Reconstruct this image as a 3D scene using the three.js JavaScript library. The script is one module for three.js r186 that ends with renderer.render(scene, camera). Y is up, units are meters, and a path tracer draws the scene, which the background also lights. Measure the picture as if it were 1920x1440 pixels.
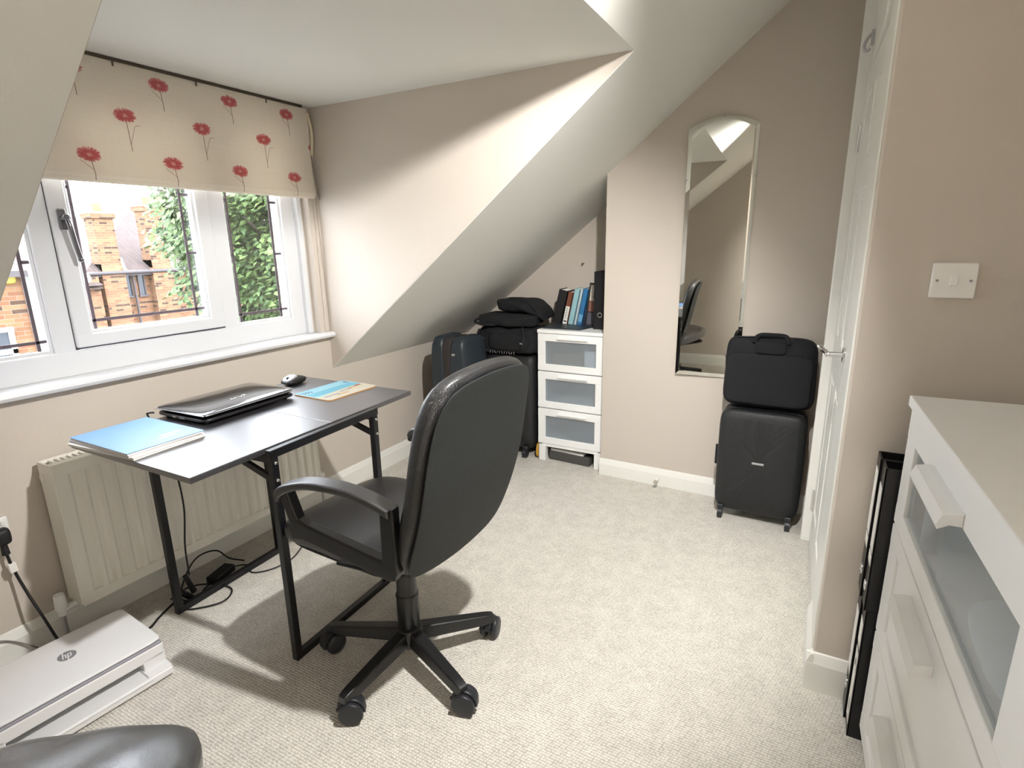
import * as THREE from 'three';
import { RoundedBoxGeometry } from 'three/addons/geometries/RoundedBoxGeometry.js';
import { mergeGeometries } from 'three/addons/utils/BufferGeometryUtils.js';

// ---------- camera, sky, lamps, exposure ----------
const scene = new THREE.Scene();
const V = (x, y, z) => new THREE.Vector3(x, y, z);
const camera = new THREE.PerspectiveCamera(69.09, 4 / 3, 0.02, 400);
camera.position.set(0, 1.42, 0);
{ // yaw 28.71 to the left, pitch 14.23 down, roll -0.96
  const yaw = 0.501134, pitch = 0.248427, roll = -0.016736;
  const f = V(-Math.sin(yaw) * Math.cos(pitch), -Math.sin(pitch), -Math.cos(yaw) * Math.cos(pitch));
  const r = V(Math.cos(yaw), 0, -Math.sin(yaw));
  const u = r.clone().cross(f);
  const u2 = u.clone().multiplyScalar(Math.cos(roll)).addScaledVector(r, -Math.sin(roll));
  camera.up.copy(u2);
  camera.lookAt(camera.position.clone().add(f));
}
scene.add(camera);
const renderer = new THREE.WebGLRenderer({ antialias: true });
renderer.toneMapping = THREE.LinearToneMapping;
renderer.toneMappingExposure = 1.26;
renderer.shadowMap.enabled = true;
{ // overcast sky
  const W = 64, H = 32, d = new Float32Array(W * H * 4);
  for (let j = 0; j < H; j++) for (let i = 0; i < W; i++) {
    const e = (j + 0.5) / H * 180 - 90, k = (j * W + i) * 4;
    const t = Math.max(0, e) / 90, c = 0.06 * Math.sin(i / W * 6.2832 * 3 + j * 0.9) * Math.sin(j * 0.7);
    const L = e > 0 ? 1.0 + 0.35 * t + c * (1 - t) : 0.5;
    d[k] = L * 0.95; d[k + 1] = L * 1.0; d[k + 2] = L * 1.08; d[k + 3] = 1;
  }
  const t = new THREE.DataTexture(d, W, H, THREE.RGBAFormat, THREE.FloatType);
  t.mapping = THREE.EquirectangularReflectionMapping; t.magFilter = THREE.LinearFilter; t.wrapS = THREE.RepeatWrapping; t.needsUpdate = true;
  scene.background = t; scene.environment = t;
  scene.backgroundIntensity = 11; scene.environmentIntensity = 11;
}
const LAMP = V(-0.17, 2.27, -1.2), LAMP_AIM = V(-1.545, 0.395, -2.125), LAMP2 = V(0.02, 2.27, -1.02), FILL_LAMP_AIM = V(0.55, 0.95, 0.52);
{
  const s = new THREE.SpotLight(0xfffcf8, 14.5, 0, 0.9, 0.42, 2);
  s.name = 'unseen_spotlight_beam';  // out of view, lights the dormer side and casts the floor shadows
  const dir = LAMP_AIM.clone().sub(LAMP).normalize();
  s.position.copy(LAMP).addScaledVector(dir, 0.012);
  s.target.position.copy(LAMP_AIM);
  s.castShadow = true; s.shadow.radius = 1.6; s.shadow.mapSize.set(2048, 2048); s.shadow.bias = -0.0005;
  scene.add(s, s.target);
  // added fill lamp, bounced off the wall behind the viewer
  const t = new THREE.SpotLight(0xfffcf8, 19, 0, 0.7, 0.6, 2);
  t.name = 'added_fill_beam_back';
  const d2 = FILL_LAMP_AIM.clone().sub(LAMP2).normalize();
  t.position.copy(LAMP2).addScaledVector(d2, 0.012);
  t.target.position.copy(FILL_LAMP_AIM);
  t.castShadow = true; t.shadow.radius = 1.6; t.shadow.mapSize.set(1024, 1024); t.shadow.bias = -0.0005;
  scene.add(t, t.target);
}

// ---------- helpers ----------
let seed = 7;
const rnd = () => { seed = (seed * 1664525 + 1013904223) >>> 0; return seed / 4294967296; };
const used = {};
function numbered(n) { const k = used[n] = (used[n] ?? -1) + 1; return k ? n + '_' + String(k).padStart(3, '0') : n; }
function clean(g) { // one layout for all, so that they merge
  let h = g.index ? g.toNonIndexed() : g;
  for (const a of Object.keys(h.attributes)) if (!['position', 'normal', 'uv'].includes(a)) h.deleteAttribute(a);
  if (!h.attributes.uv) h.setAttribute('uv', new THREE.BufferAttribute(new Float32Array(h.attributes.position.count * 2), 2));
  if (!h.attributes.normal) h.computeVertexNormals();
  h.morphAttributes = {};
  h.clearGroups?.();
  return h;
}
function merge(gs) { return gs.length === 1 ? clean(gs[0]) : mergeGeometries(gs.map(clean)); }
function metreUV(g) { // uv in metres by the main direction of each triangle
  const p = g.attributes.position, n = p.count, uv = new Float32Array(n * 2), a = V(), b = V(), c = V(), e = V();
  for (let i = 0; i < n; i += 3) {
    a.fromBufferAttribute(p, i); b.fromBufferAttribute(p, i + 1); c.fromBufferAttribute(p, i + 2);
    e.copy(b).sub(a).cross(c.clone().sub(a));
    const ax = Math.abs(e.x), ay = Math.abs(e.y), az = Math.abs(e.z);
    for (const [k, q] of [[i, a], [i + 1, b], [i + 2, c]]) {
      const [s, t] = ax >= ay && ax >= az ? [-q.z, q.y] : ay >= az ? [q.x, -q.z] : [q.x, q.y];
      uv[k * 2] = s; uv[k * 2 + 1] = t;
    }
  }
  g.setAttribute('uv', new THREE.BufferAttribute(uv, 2));
  return g;
}
function mesh(name, gs, mat, parent, label) {
  const g = merge(Array.isArray(gs) ? gs : [gs]);
  if (!mat.userData.ownUV) metreUV(g);
  const m = new THREE.Mesh(g, mat);
  m.name = parent ? name : numbered(name);
  m.castShadow = m.receiveShadow = true;
  if (label) m.userData.label = label;
  (parent || scene).add(m);
  return m;
}
function tag(o, label, category, group) { o.userData.label = label; o.userData.category = category; if (group) o.userData.group = group; return o; }
function thing(name, label, category, pos = [0, 0, 0], turn = 0, group) {
  const o = new THREE.Group(); o.name = numbered(name); o.position.set(...pos); o.rotation.y = turn;
  scene.add(o); return tag(o, label, category, group);
}
function structure(name, gs, mat) { const m = mesh(name, gs, mat); m.userData.kind = 'structure'; return m; }
function frameGroup(name) { const o = new THREE.Group(); o.name = name; o.userData.kind = 'structure'; scene.add(o); return o; }
function rb(w, h, d, r = 0.003, seg = 2) {
  r = Math.min(r, w * 0.49, h * 0.49, d * 0.49);
  return r > 0 ? new RoundedBoxGeometry(w, h, d, seg, r) : new THREE.BoxGeometry(w, h, d);
}
function bx(x0, x1, y0, y1, z0, z1, r = 0.003, seg = 2) {
  const g = rb(Math.abs(x1 - x0), Math.abs(y1 - y0), Math.abs(z1 - z0), r, seg);
  g.translate((x0 + x1) / 2, (y0 + y1) / 2, (z0 + z1) / 2); return g;
}
function at(g, x = 0, y = 0, z = 0, rx = 0, ry = 0, rz = 0) {
  g.applyMatrix4(new THREE.Matrix4().compose(V(x, y, z), new THREE.Quaternion().setFromEuler(new THREE.Euler(rx, ry, rz)), V(1, 1, 1))); return g;
}
function bar(a, b, w, h, r = 0.002, up = V(0, 1, 0)) { // a box from a to b: w across, h upward
  a = V(...a); b = V(...b);
  const d = b.clone().sub(a), L = d.length(); d.normalize();
  let s = d.clone().cross(up); if (s.length() < 1e-3) s = V(1, 0, 0); s.normalize();
  const u = s.clone().cross(d);
  const g = rb(w, h, L, r);
  g.applyMatrix4(new THREE.Matrix4().makeBasis(s, u, d.clone().negate()).setPosition(a.add(b).multiplyScalar(0.5)));
  return g;
}
function tube(pts, r, n = 40, radial = 8, closed = false) {
  return new THREE.TubeGeometry(new THREE.CatmullRomCurve3(pts.map((p) => V(...p)), closed, 'centripetal'), n, r, radial, closed);
}
const cyl = (r0, r1, h, n = 24) => new THREE.CylinderGeometry(r0, r1, h, n);
function lathe(pts, n = 32) { return new THREE.LatheGeometry(pts.map(([a, b]) => new THREE.Vector2(a, b)), n); }
function shapeOf(pts) { return new THREE.Shape(pts.map(([a, b]) => new THREE.Vector2(a, b))); }
function extrude(pts, depth, bevel = 0, holes = [], seg = 2) {
  const s = pts instanceof THREE.Shape ? pts : shapeOf(pts);
  for (const h of holes) s.holes.push(new THREE.Path(h.map(([a, b]) => new THREE.Vector2(a, b))));
  return new THREE.ExtrudeGeometry(s, { depth: depth - 2 * bevel, bevelEnabled: bevel > 0, bevelThickness: bevel, bevelSize: bevel, bevelOffset: -bevel, bevelSegments: seg, curveSegments: 16 }).translate(0, 0, bevel);
}
function moulding(profile, a, b, n) { // profile in (outward, up), run from a to b along the foot of a wall whose outward normal is n
  const N = V(n[0], 0, n[1]).normalize(), A = V(a[0], 0, a[1]), B = V(b[0], 0, b[1]);
  let d = B.clone().sub(A); const L = d.length(); d.normalize();
  let from = A; if (N.clone().cross(V(0, 1, 0)).dot(d) < 0) { d.negate(); from = B; }
  const g = extrude(profile, L, 0);
  g.applyMatrix4(new THREE.Matrix4().makeBasis(N, V(0, 1, 0), d).setPosition(from));
  return g;
}
// a soft box: corner exponents n2 (outline in xy) and n1 (edge towards z); then each point may be moved by f
function softBox(a, b, c, n2 = 6, n1 = 5, f = null, around = 64, prof = 22) {
  const ring = [], per = around / 4;
  for (let i = 0; i < around; i++) {
    const s = Math.floor(i / per), t = (i % per) / per * 2 - 1;
    const [x, y] = [[1, t], [-t, 1], [-1, -t], [t, -1]][s];
    const k = Math.pow(Math.pow(Math.abs(x), n2) + Math.pow(Math.abs(y), n2), -1 / n2);
    ring.push([x * k, y * k]);
  }
  const pf = [];
  const q = Math.floor(prof / 3);
  for (let i = 0; i <= q; i++) pf.push([i / q, 1]);
  for (let i = 1; i < prof - 2 * q; i++) pf.push([1, 1 - 2 * i / (prof - 2 * q)]);
  for (let i = q; i >= 0; i--) pf.push([i / q, -1]);
  const pos = [], idx = [];
  pf.forEach(([r, z]) => {
    const k = r === 0 ? 1 : Math.pow(Math.pow(r, n1) + Math.pow(Math.abs(z), n1), -1 / n1);
    for (const [x, y] of ring) { const p = V(x * r * k * a, y * r * k * b, z * k * c); if (f) f(p); pos.push(p.x, p.y, p.z); }
  });
  for (let j = 0; j < pf.length - 1; j++) for (let i = 0; i < around; i++) {
    const A = j * around + i, B = j * around + (i + 1) % around, C = A + around, D = B + around;
    idx.push(A, C, B, B, C, D);
  }
  const g = new THREE.BufferGeometry();
  g.setAttribute('position', new THREE.Float32BufferAttribute(pos, 3)); g.setIndex(idx);
  g.computeVertexNormals();
  return g;
}

// ---------- textures ----------
const h2 = (x, y, s = 0) => { let n = (x * 374761393 + y * 668265263 + s * 2147483647) | 0; n = Math.imul(n ^ (n >>> 13), 1274126177); return ((n ^ (n >>> 16)) >>> 0) / 4294967296; };
function vnoise(x, y, per, s = 0) {
  const xi = Math.floor(x), yi = Math.floor(y), fx = x - xi, fy = y - yi, m = (a) => ((a % per) + per) % per;
  const u = fx * fx * (3 - 2 * fx), v = fy * fy * (3 - 2 * fy);
  const a = h2(m(xi), m(yi), s), b = h2(m(xi + 1), m(yi), s), c = h2(m(xi), m(yi + 1), s), d = h2(m(xi + 1), m(yi + 1), s);
  return a + (b - a) * u + (c - a) * v + (a - b - c + d) * u * v;
}
function dataTex(N, fn, srgb, metres) {
  const d = new Uint8Array(N * N * 4);
  for (let j = 0; j < N; j++) for (let i = 0; i < N; i++) {
    const c = fn(i, j), k = (j * N + i) * 4;
    for (let q = 0; q < 3; q++) d[k + q] = Math.max(0, Math.min(255, c[q] ?? c[0]));
    d[k + 3] = 255;
  }
  const t = new THREE.DataTexture(d, N, N); t.wrapS = t.wrapT = THREE.RepeatWrapping; t.magFilter = THREE.LinearFilter; t.minFilter = THREE.LinearMipmapLinearFilter; t.generateMipmaps = true;
  if (srgb) t.colorSpace = THREE.SRGBColorSpace;
  t.repeat.set(1 / metres, 1 / metres); t.needsUpdate = true; return t;
}
function canvasTex(w, h, draw) {
  const c = document.createElement('canvas'); c.width = w; c.height = h; const g = c.getContext('2d'); draw(g, w, h);
  const t = new THREE.CanvasTexture(c); t.colorSpace = THREE.SRGBColorSpace; return t;
}
// carpet: loops in slanting rows
const loopAt = (i, j, N, P) => {
  const n = N / P; let best = 0;
  const cy = Math.floor(j / P);
  for (let y = cy - 1; y <= cy + 1; y++) {
    const yy = (y % n + n) % n, off = (yy % 4) * 0.25 * P;
    const cx = Math.floor((i - off) / P);
    for (let x = cx - 1; x <= cx + 1; x++) {
      const xx = (x % n + n) % n;
      const px = (x + 0.5) * P + off + (h2(xx, yy, 1) - 0.5) * 6, py = (y + 0.5) * P + (h2(xx, yy, 2) - 0.5) * 4;
      const r = Math.hypot((i - px) * 0.85, (j - py) * 1.1) / (P * 0.62), v = Math.max(0, 1 - r * r) * (0.75 + 0.25 * h2(xx, yy, 3));
      if (v > best) best = v;
    }
  }
  return best;
};
const NC = 1024, carpetH = new Float32Array(NC * NC);
for (let j = 0; j < NC; j++) for (let i = 0; i < NC; i++) carpetH[j * NC + i] = loopAt(i, j, NC, 16);
const carpetMap = dataTex(NC, (i, j) => {
  const h = carpetH[j * NC + i], m = 0.5 * vnoise(i / 64, j / 64, 16, 4) + 0.5 * vnoise(i / 16, j / 16, 64, 5), k = 0.80 + 0.19 * h + 0.10 * (m - 0.5) + 0.07 * (h2(i, j, 9) - 0.5);  // gaps between the loops are shaded in the colour itself
  return [236 * k, 231 * k, 221 * k];
}, true, 0.58);
const carpetBump = dataTex(NC, (i, j) => [255 * carpetH[j * NC + i]], false, 0.58);
const paintBump = dataTex(512, (i, j) => [128 + 90 * (vnoise(i / 4, j / 4, 128, 1) - 0.5) + 70 * (vnoise(i / 10, j / 10, 51.2 | 0, 2) - 0.5)], false, 0.4);
const leatherBump = dataTex(512, (i, j) => {
  const P = 14, n = Math.floor(512 / P) + 0; const cx = Math.floor(i / P), cy = Math.floor(j / P); let d1 = 9, d2 = 9;
  for (let y = cy - 1; y <= cy + 1; y++) for (let x = cx - 1; x <= cx + 1; x++) {
    const m = (a) => (a % 37 + 37) % 37, px = (x + h2(m(x), m(y), 1)) * P, py = (y + h2(m(x), m(y), 2)) * P, d = Math.hypot(i - px, j - py) / P;
    if (d < d1) { d2 = d1; d1 = d; } else if (d < d2) d2 = d;
  }
  return [Math.min(1, (d2 - d1) * 3) * 200 + 40 * vnoise(i / 3, j / 3, 170, 3)];
}, false, 0.11);
const weaveBump = dataTex(256, (i, j) => { const a = (Math.floor(i / 4) + Math.floor(j / 4)) % 2; return [a ? 60 + 45 * (i % 4) : 60 + 45 * (j % 4)]; }, false, 0.07);
const weaveMap = (r, g, b, amp) => dataTex(256, (i, j) => { const k = 1 + amp * (h2(i >> 1, j >> 1, 8) - 0.5) * 2; return [r * k, g * k, b * k]; }, true, 0.16);
function brickTex() {
  return canvasTex(1024, 1024, (g, w, h) => {
    g.fillStyle = 'rgb(108,98,87)'; g.fillRect(0, 0, w, h);
    const rows = 12, cols = 4, bh = h / rows, bw = w / cols;
    for (let r = 0; r < rows; r++) for (let c = -1; c <= cols; c++) {
      const cc = (c + cols) % cols, k = h2(cc, r, 11), q = h2(cc, r, 12), x = c * bw + (r % 2 ? bw / 2 : 0);
      const dark = q > 0.86 ? 0.55 : 1;
      g.fillStyle = `rgb(${(100 + 16 * k) * dark | 0},${(71 + 16 * k - 8 * q) * dark | 0},${(48 + 12 * k - 6 * q) * dark | 0})`;
      if (c < cols - 1 || r % 2 === 0 || c === -1 || true) g.fillRect(x + 5, r * bh + 5, bw - 10, bh - 10);
    }
  });
}
const brickMap = brickTex(); brickMap.wrapS = brickMap.wrapT = THREE.RepeatWrapping; brickMap.repeat.set(1 / 0.9, 1 / 0.9);
const tileMap = canvasTex(512, 512, (g, w, h) => {
  g.fillStyle = 'rgb(36,30,29)'; g.fillRect(0, 0, w, h);
  for (let r = 0; r < 8; r++) for (let c = -1; c < 5; c++) {
    const k = h2((c + 4) % 4, r, 21); g.fillStyle = `rgb(${60 + 12 * k | 0},${50 + 9 * k | 0},${48 + 8 * k | 0})`;
    g.fillRect(c * 128 + (r % 2) * 64 + 2, r * 64, 124, 52);
  }
});
tileMap.wrapS = tileMap.wrapT = THREE.RepeatWrapping; tileMap.repeat.set(1 / 0.8, 1 / 0.9);

// ---------- materials ----------
const std = (color, roughness = 0.6, o = {}) => new THREE.MeshStandardMaterial({ color, roughness, ...o });
const phys = (color, roughness = 0.4, o = {}) => new THREE.MeshPhysicalMaterial({ color, roughness, ...o });
const own = (m) => { m.userData.ownUV = true; return m; };
const M = {
  wall: std(0xccc3b8, 0.85, { bumpMap: paintBump, bumpScale: 0.0004 }),
  ceiling: std(0xe8e8e2, 0.9, { bumpMap: paintBump, bumpScale: 0.0003 }),
  carpet: std(0xffffff, 1, { map: carpetMap, bumpMap: carpetBump, bumpScale: 0.0025 }),
  gloss: phys(0xeeeee8, 0.35, { clearcoat: 0.3, clearcoatRoughness: 0.3 }),
  doorPaint: phys(0xebebe5, 0.4),
  upvc: phys(0xdcdee1, 0.28),
  seal: std(0x3a3a3c, 0.7),
  glass: phys(0xffffff, 0, { transmission: 1, thickness: 0, ior: 1.45 }),
  lead: std(0x5c5158, 0.6),
  chrome: std(0xd8d8da, 0.18, { metalness: 1 }),
  darkChrome: std(0x77767a, 0.25, { metalness: 0.9 }),
  silver: std(0xb9babd, 0.35, { metalness: 0.9 }),
  mirror: std(0xdcdcd6, 0.01, { metalness: 1 }),
  leather: phys(0x101115, 0.36, { ior: 1.7, clearcoat: 0.3, clearcoatRoughness: 0.25, bumpMap: leatherBump, bumpScale: 0.0007, specularIntensity: 0.9 }),
  leatherGloss: phys(0x1c1d23, 0.4, { ior: 2.33, clearcoat: 1, clearcoatRoughness: 0.3, bumpMap: leatherBump, bumpScale: 0.0012 }),
  backCloth: std(0xffffff, 0.72, { map: weaveMap(40, 44, 44, 0.25), bumpMap: weaveBump, bumpScale: 0.0004 }),
  plastic: phys(0x0e0f12, 0.4, { ior: 1.6 }),
  armPad: phys(0x16171b, 0.4, { ior: 2.1 }),
  plasticMatt: std(0x141518, 0.55),
  plasticGrey: phys(0x24262b, 0.42),
  deskTop: phys(0x2c2b2f, 0.38, { ior: 2.33, clearcoat: 0.6, clearcoatRoughness: 0.35 }),
  blackMetal: phys(0x0d0e12, 0.4),
  nylon: std(0xffffff, 0.85, { map: weaveMap(20, 21, 26, 0.3), bumpMap: weaveBump, bumpScale: 0.0006 }),
  nylonSoft: std(0xffffff, 0.85, { map: weaveMap(16, 17, 21, 0.3), bumpMap: weaveBump, bumpScale: 0.0006 }),
  caseGrey: phys(0x2a2f33, 0.5, { bumpMap: leatherBump, bumpScale: 0.0004 }),
  caseBlack: phys(0x1c1e20, 0.42, { bumpMap: leatherBump, bumpScale: 0.0005 }),
  caseBlue: phys(0x2b333a, 0.42),
  caseBrown: std(0x35302e, 0.8, { bumpMap: weaveBump, bumpScale: 0.0005 }),
  radiator: phys(0xefece2, 0.4),
  grilleDark: std(0x6d685e, 0.8),
  white: phys(0xefefec, 0.35),
  cabinetWhite: phys(0xf6f7f6, 0.38),
  printer: phys(0xe9e9ea, 0.42),
  printerGrey: phys(0x9b9ba4, 0.5),
  slotDark: std(0x15161f, 0.8),
  frost: phys(0xe2e8ed, 0.3, { transmission: 0.82, thickness: 0, ior: 1.4 }),
  frostLarge: phys(0xe6ecf0, 0.2, { transmission: 0.92, thickness: 0, ior: 1.3 }),
  paper: std(0xf3f1ec, 0.8),
  cable: std(0x101012, 0.5),
  brick: std(0xffffff, 0.9, { map: brickMap }),
  tile: std(0xffffff, 0.9, { map: tileMap }),
  darkPane: phys(0x2b3138, 0.12),
  terracotta: std(0xc4694a, 0.9),
  stone: std(0xc9b89c, 0.9),
  gutter: std(0x3b3638, 0.6),
};

// ---------- the room ----------
const SX = -2.385, SY = 0.745, SL = (2.1 - 0.745) / (2.385 - 0.687);   // slope: starts on the knee wall
const slopeX = (y) => SX + (y - SY) / SL;
const ZF = -2.235, ZN = -0.585, DC = 2.1, CE = 2.5;                     // dormer cheeks, dormer ceiling, main ceiling
const onXY = (pts, z0, z1) => extrude(pts, Math.abs(z1 - z0)).translate(0, 0, Math.min(z0, z1)); // polygon in xy swept along z
const tl = 0.16 / Math.cos(Math.atan(SL));
structure('floor', bx(-2.6, 1.3, -0.12, 0, -4.2, 0.8, 0), M.carpet);
const xa = slopeX(DC), xc = slopeX(CE);
structure('ceiling_slope', [
  onXY([[SX, SY], [xc, CE], [xc, CE + tl], [SX, SY + tl]], -4.2, ZF - 0.003),
  onXY([[SX, SY], [xc, CE], [xc, CE + tl], [SX, SY + tl]], ZN + 0.003, 0.8),
  onXY([[xa, DC], [xc, CE], [xc, CE + tl], [xa, DC + tl]], ZF - 0.003, ZN + 0.003),
], M.ceiling);
structure('ceiling_dormer', bx(-2.6, xa, DC, DC + 0.1, ZF - 0.05, ZN + 0.05, 0), M.ceiling);
structure('ceiling', bx(xc, 1.3, CE, CE + 0.12, -4.2, 0.8, 0), M.ceiling);
structure('wall_dormer_far', onXY([[-2.59, SY + 0.004], [SX, SY + 0.004], [xa, DC + 0.004], [xa, DC + 0.02], [-2.59, DC + 0.02]], ZF - 0.1, ZF), M.wall);
structure('wall_dormer_near', onXY([[-2.59, SY + 0.004], [SX, SY + 0.004], [xa, DC + 0.004], [xa, DC + 0.02], [-2.59, DC + 0.02]], ZN, ZN + 0.1), M.wall);
// wall under and round the window; the opening runs from z -2.14 to -0.68
structure('wall_left', [
  bx(-2.6, SX, 0, SY, -4.2, 0.8, 0),
  bx(-2.6, SX, SY, 0.93, ZF, ZN, 0),
  bx(-2.6, SX, 2.04, DC, ZF, ZN, 0),
  bx(-2.6, SX, 0.93, 2.04, ZF, -2.175, 0),
  bx(-2.6, SX, 0.93, 2.04, -0.655, ZN, 0),
], M.wall);
// mirror wall, a little out of square
const WA = V(-1.093, 0, -3.133), WT = 1.5 * Math.PI / 180;
const wallZ = (x) => WA.z + (x - WA.x) * Math.tan(WT);
{
  const g = extrude([[0, 0], [1.6, 0], [1.6, CE + 0.05], [xc - WA.x + 0.06, CE + 0.05], [0, SY + SL * (WA.x - SX) + 0.06]], 0.12);
  at(g, WA.x, 0, WA.z, 0, -WT, 0).translate(Math.sin(WT) * 0.12, 0, -0.12 * Math.cos(WT));
  structure('wall_back', g, M.wall);
}
structure('wall_alcove', bx(-2.6, -0.98, 0, 2.2, -3.8, -3.65, 0), M.wall);
structure('wall_alcove_side', bx(-1.06, -0.94, 0, 2.4, -3.65, -3.22, 0), M.wall);
// wall with the light switch and its return towards the door
structure('wall_right_near', [bx(0.104, 1.3, 0, CE + 0.02, -2.1, -1.79, 0.007, 3)], M.wall);
structure('wall_door', [bx(0.12, 0.3, 2.06, CE + 0.02, -2.86, -2.08, 0), bx(0.1, 0.3, 0, CE + 0.02, -3.3, -2.84, 0)], M.wall);
structure('wall_right', bx(0.76, 0.9, 0, CE + 0.02, -1.85, 0.8, 0), M.wall);
structure('wall_front', bx(-2.6, 1.3, 0, CE + 0.1, 0.52, 0.66, 0), M.wall);
structure('wall_hall', bx(0.3, 0.36, 0, CE, -3.3, -2.05, 0), M.wall);
const skirt = (h, t = 0.018) => [[-0.002, 0], [t, 0], [t, h - 0.034], [t - 0.003, h - 0.026], [t - 0.008, h - 0.012], [0.006, h - 0.002], [0.003, h], [-0.002, h]];
structure('baseboard_left', moulding(skirt(0.12), [SX, 0.52], [SX, -3.65], [1, 0]), M.gloss);
structure('baseboard_back', moulding(skirt(0.105), [WA.x - 0.002, WA.z - 0.003], [0.06, wallZ(0.06)], [-Math.sin(WT), Math.cos(WT)]), M.gloss);
structure('baseboard_alcove', moulding(skirt(0.105), [SX, -3.65], [-1.06, -3.65], [0, 1]), M.gloss);
structure('baseboard_right', [moulding(skirt(0.135), [0.0865, -1.79], [0.76, -1.79], [0, 1]), moulding(skirt(0.1345), [0.104, -1.7725], [0.104, -2.09], [-1, 0])], M.gloss);
structure('trim_4', [bx(0.0985, 0.106, 0.134, 2.4, -2.095, -1.803, 0.003)], M.doorPaint);
structure('baseboard_front', moulding(skirt(0.12), [SX, 0.52], [0.76, 0.52], [0, -1]), M.gloss);

// ---------- window ----------
const win = frameGroup('window_1');
{
  const fx0 = -2.53, fx = -2.45;
  const fr = [bx(fx0, fx, 0.955, 1.05, -2.135, -0.685, 0.006), bx(fx0, fx, 2.0, 2.07, -2.135, -0.685, 0.006), bx(fx0 + 0.001, fx - 0.0007, 0.96, 2.065, -2.135, -2.052, 0.006), bx(fx0 + 0.001, fx - 0.0007, 0.96, 2.065, -0.765, -0.685, 0.006),
    bx(fx0 + 0.001, fx - 0.0007, 1.0, 2.05, -1.737, -1.64, 0.006), bx(fx0 + 0.001, fx - 0.0007, 1.0, 2.05, -1.055, -0.972, 0.006)];
  mesh('window_frame', fr, M.upvc, win);
  const beads = (z0, z1, y0, y1, x) => [bx(x - 0.03, x - 0.012, y0 - 0.004, y0 + 0.012, z0, z1, 0.004), bx(x - 0.0295, x - 0.0125, y0, y1, z0 - 0.004, z0 + 0.011, 0.004), bx(x - 0.0295, x - 0.0125, y0, y1, z1 - 0.011, z1 + 0.004, 0.004)];
  mesh('glazing_bead', [...beads(-2.052, -1.737, 1.05, 2.0, fx), ...beads(-0.972, -0.765, 1.05, 2.0, fx)], M.upvc, win);
  const sx0 = -2.5, sx = -2.434, sash = mesh('sash', [bx(sx0, sx, 1.058, 1.108, -1.655, -1.04, 0.007), bx(sx0, sx, 1.95, 2.005, -1.655, -1.04, 0.007), bx(sx0 + 0.001, sx - 0.0007, 1.0588, 2.0042, -1.6545, -1.588, 0.007), bx(sx0 + 0.001, sx - 0.0007, 1.0588, 2.0042, -1.1, -1.0405, 0.007),
    ...beads(-1.588, -1.1, 1.108, 1.95, sx)], M.upvc, win);
  mesh('gasket', [bx(-2.462, -2.448, 1.052, 1.0585, -1.6548, -1.04, 0), bx(-2.462, -2.4482, 1.052, 2.006, -1.658, -1.6546, 0), bx(-2.462, -2.4482, 1.052, 2.006, -1.0404, -1.0385, 0)], M.seal, win);
  const gx = -2.478;
  const pane = (p, z0, z1, y0, y1) => mesh('pane', new THREE.BoxGeometry(0.003, y1 - y0, z1 - z0).translate(gx, (y0 + y1) / 2, (z0 + z1) / 2), M.glass, p);
  const lead = (p, z0, z1, y0, y1) => mesh('lead_strip', bx(gx + 0.0016, gx + 0.0055, y0, y1, z0, z1, 0.0015), M.lead, p);
  const vl = (p, z, y0, y1) => lead(p, z - 0.006, z + 0.006, y0, y1), hl = (p, y, z0, z1) => lead(p, z0, z1, y - 0.006, y + 0.006);
  pane(sash, -1.588, -1.1, 1.108, 1.95);
  vl(sash, -1.13, 1.108, 1.95); vl(sash, -1.546, 1.108, 1.95); hl(sash, 1.152, -1.588, -1.1);
  for (const y of [1.398, 1.645]) { hl(sash, y, -1.13, -1.1); hl(sash, y, -1.588, -1.546); }
  pane(win, -2.052, -1.737, 1.05, 2.0);
  vl(win, -1.766, 1.05, 2.0); vl(win, -2.0, 1.05, 2.0); hl(win, 1.1, -2.052, -1.737);
  for (const y of [1.383, 1.635]) { hl(win, y, -2.052, -2.0); hl(win, y, -1.766, -1.737); }
  pane(win, -0.972, -0.765, 1.05, 2.0);
  vl(win, -0.935, 1.05, 2.0); vl(win, -0.8, 1.05, 2.0); hl(win, 1.095, -0.972, -0.765);
  for (const y of [1.38, 1.635]) { hl(win, y, -0.972, -0.935); hl(win, y, -0.8, -0.765); }
  const hd = mesh('window_handle', [bx(sx - 0.002, sx + 0.012, 1.49, 1.565, -1.086, -1.06, 0.006), at(cyl(0.011, 0.012, 0.03, 16), sx + 0.022, 1.53, -1.073, 0, 0, Math.PI / 2),
    tube([[sx + 0.036, 1.535, -1.072], [sx + 0.044, 1.5, -1.075], [sx + 0.04, 1.44, -1.083], [sx + 0.036, 1.385, -1.092]], 0.0085, 24, 10), at(new THREE.SphereGeometry(0.0095, 12, 10), sx + 0.036, 1.385, -1.092), at(new THREE.SphereGeometry(0.012, 14, 10), sx + 0.036, 1.535, -1.072)], M.darkChrome, sash);
  hd.userData.label = 'dark metal casement handle';
}
structure('window_sill', [extrude([[0, 0], [0.1, 0], [0.112, 0.004], [0.117, 0.015], [0.112, 0.026], [0.1, 0.03], [0, 0.03]], ZN - ZF).translate(-2.455, 0.926, ZF)], M.upvc);
structure('trim_1', [bx(-2.46, -2.425, 0.956, 2.04, -2.162, -2.132, 0.004)], M.upvc);
structure('trim_2', [bx(-2.47, -2.432, 0.956, 2.04, -2.176, -2.162, 0.004), bx(-2.47, -2.4, 0.956, 2.04, -2.2, -2.174, 0.006), bx(-2.44, -2.376, 0.956, 2.04, ZF - 0.01, -2.205, 0.004)], M.wall);
structure('trim_3', [bx(-2.46, -2.425, 0.956, 2.04, -0.688, -0.655, 0.004)], M.upvc);

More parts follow.
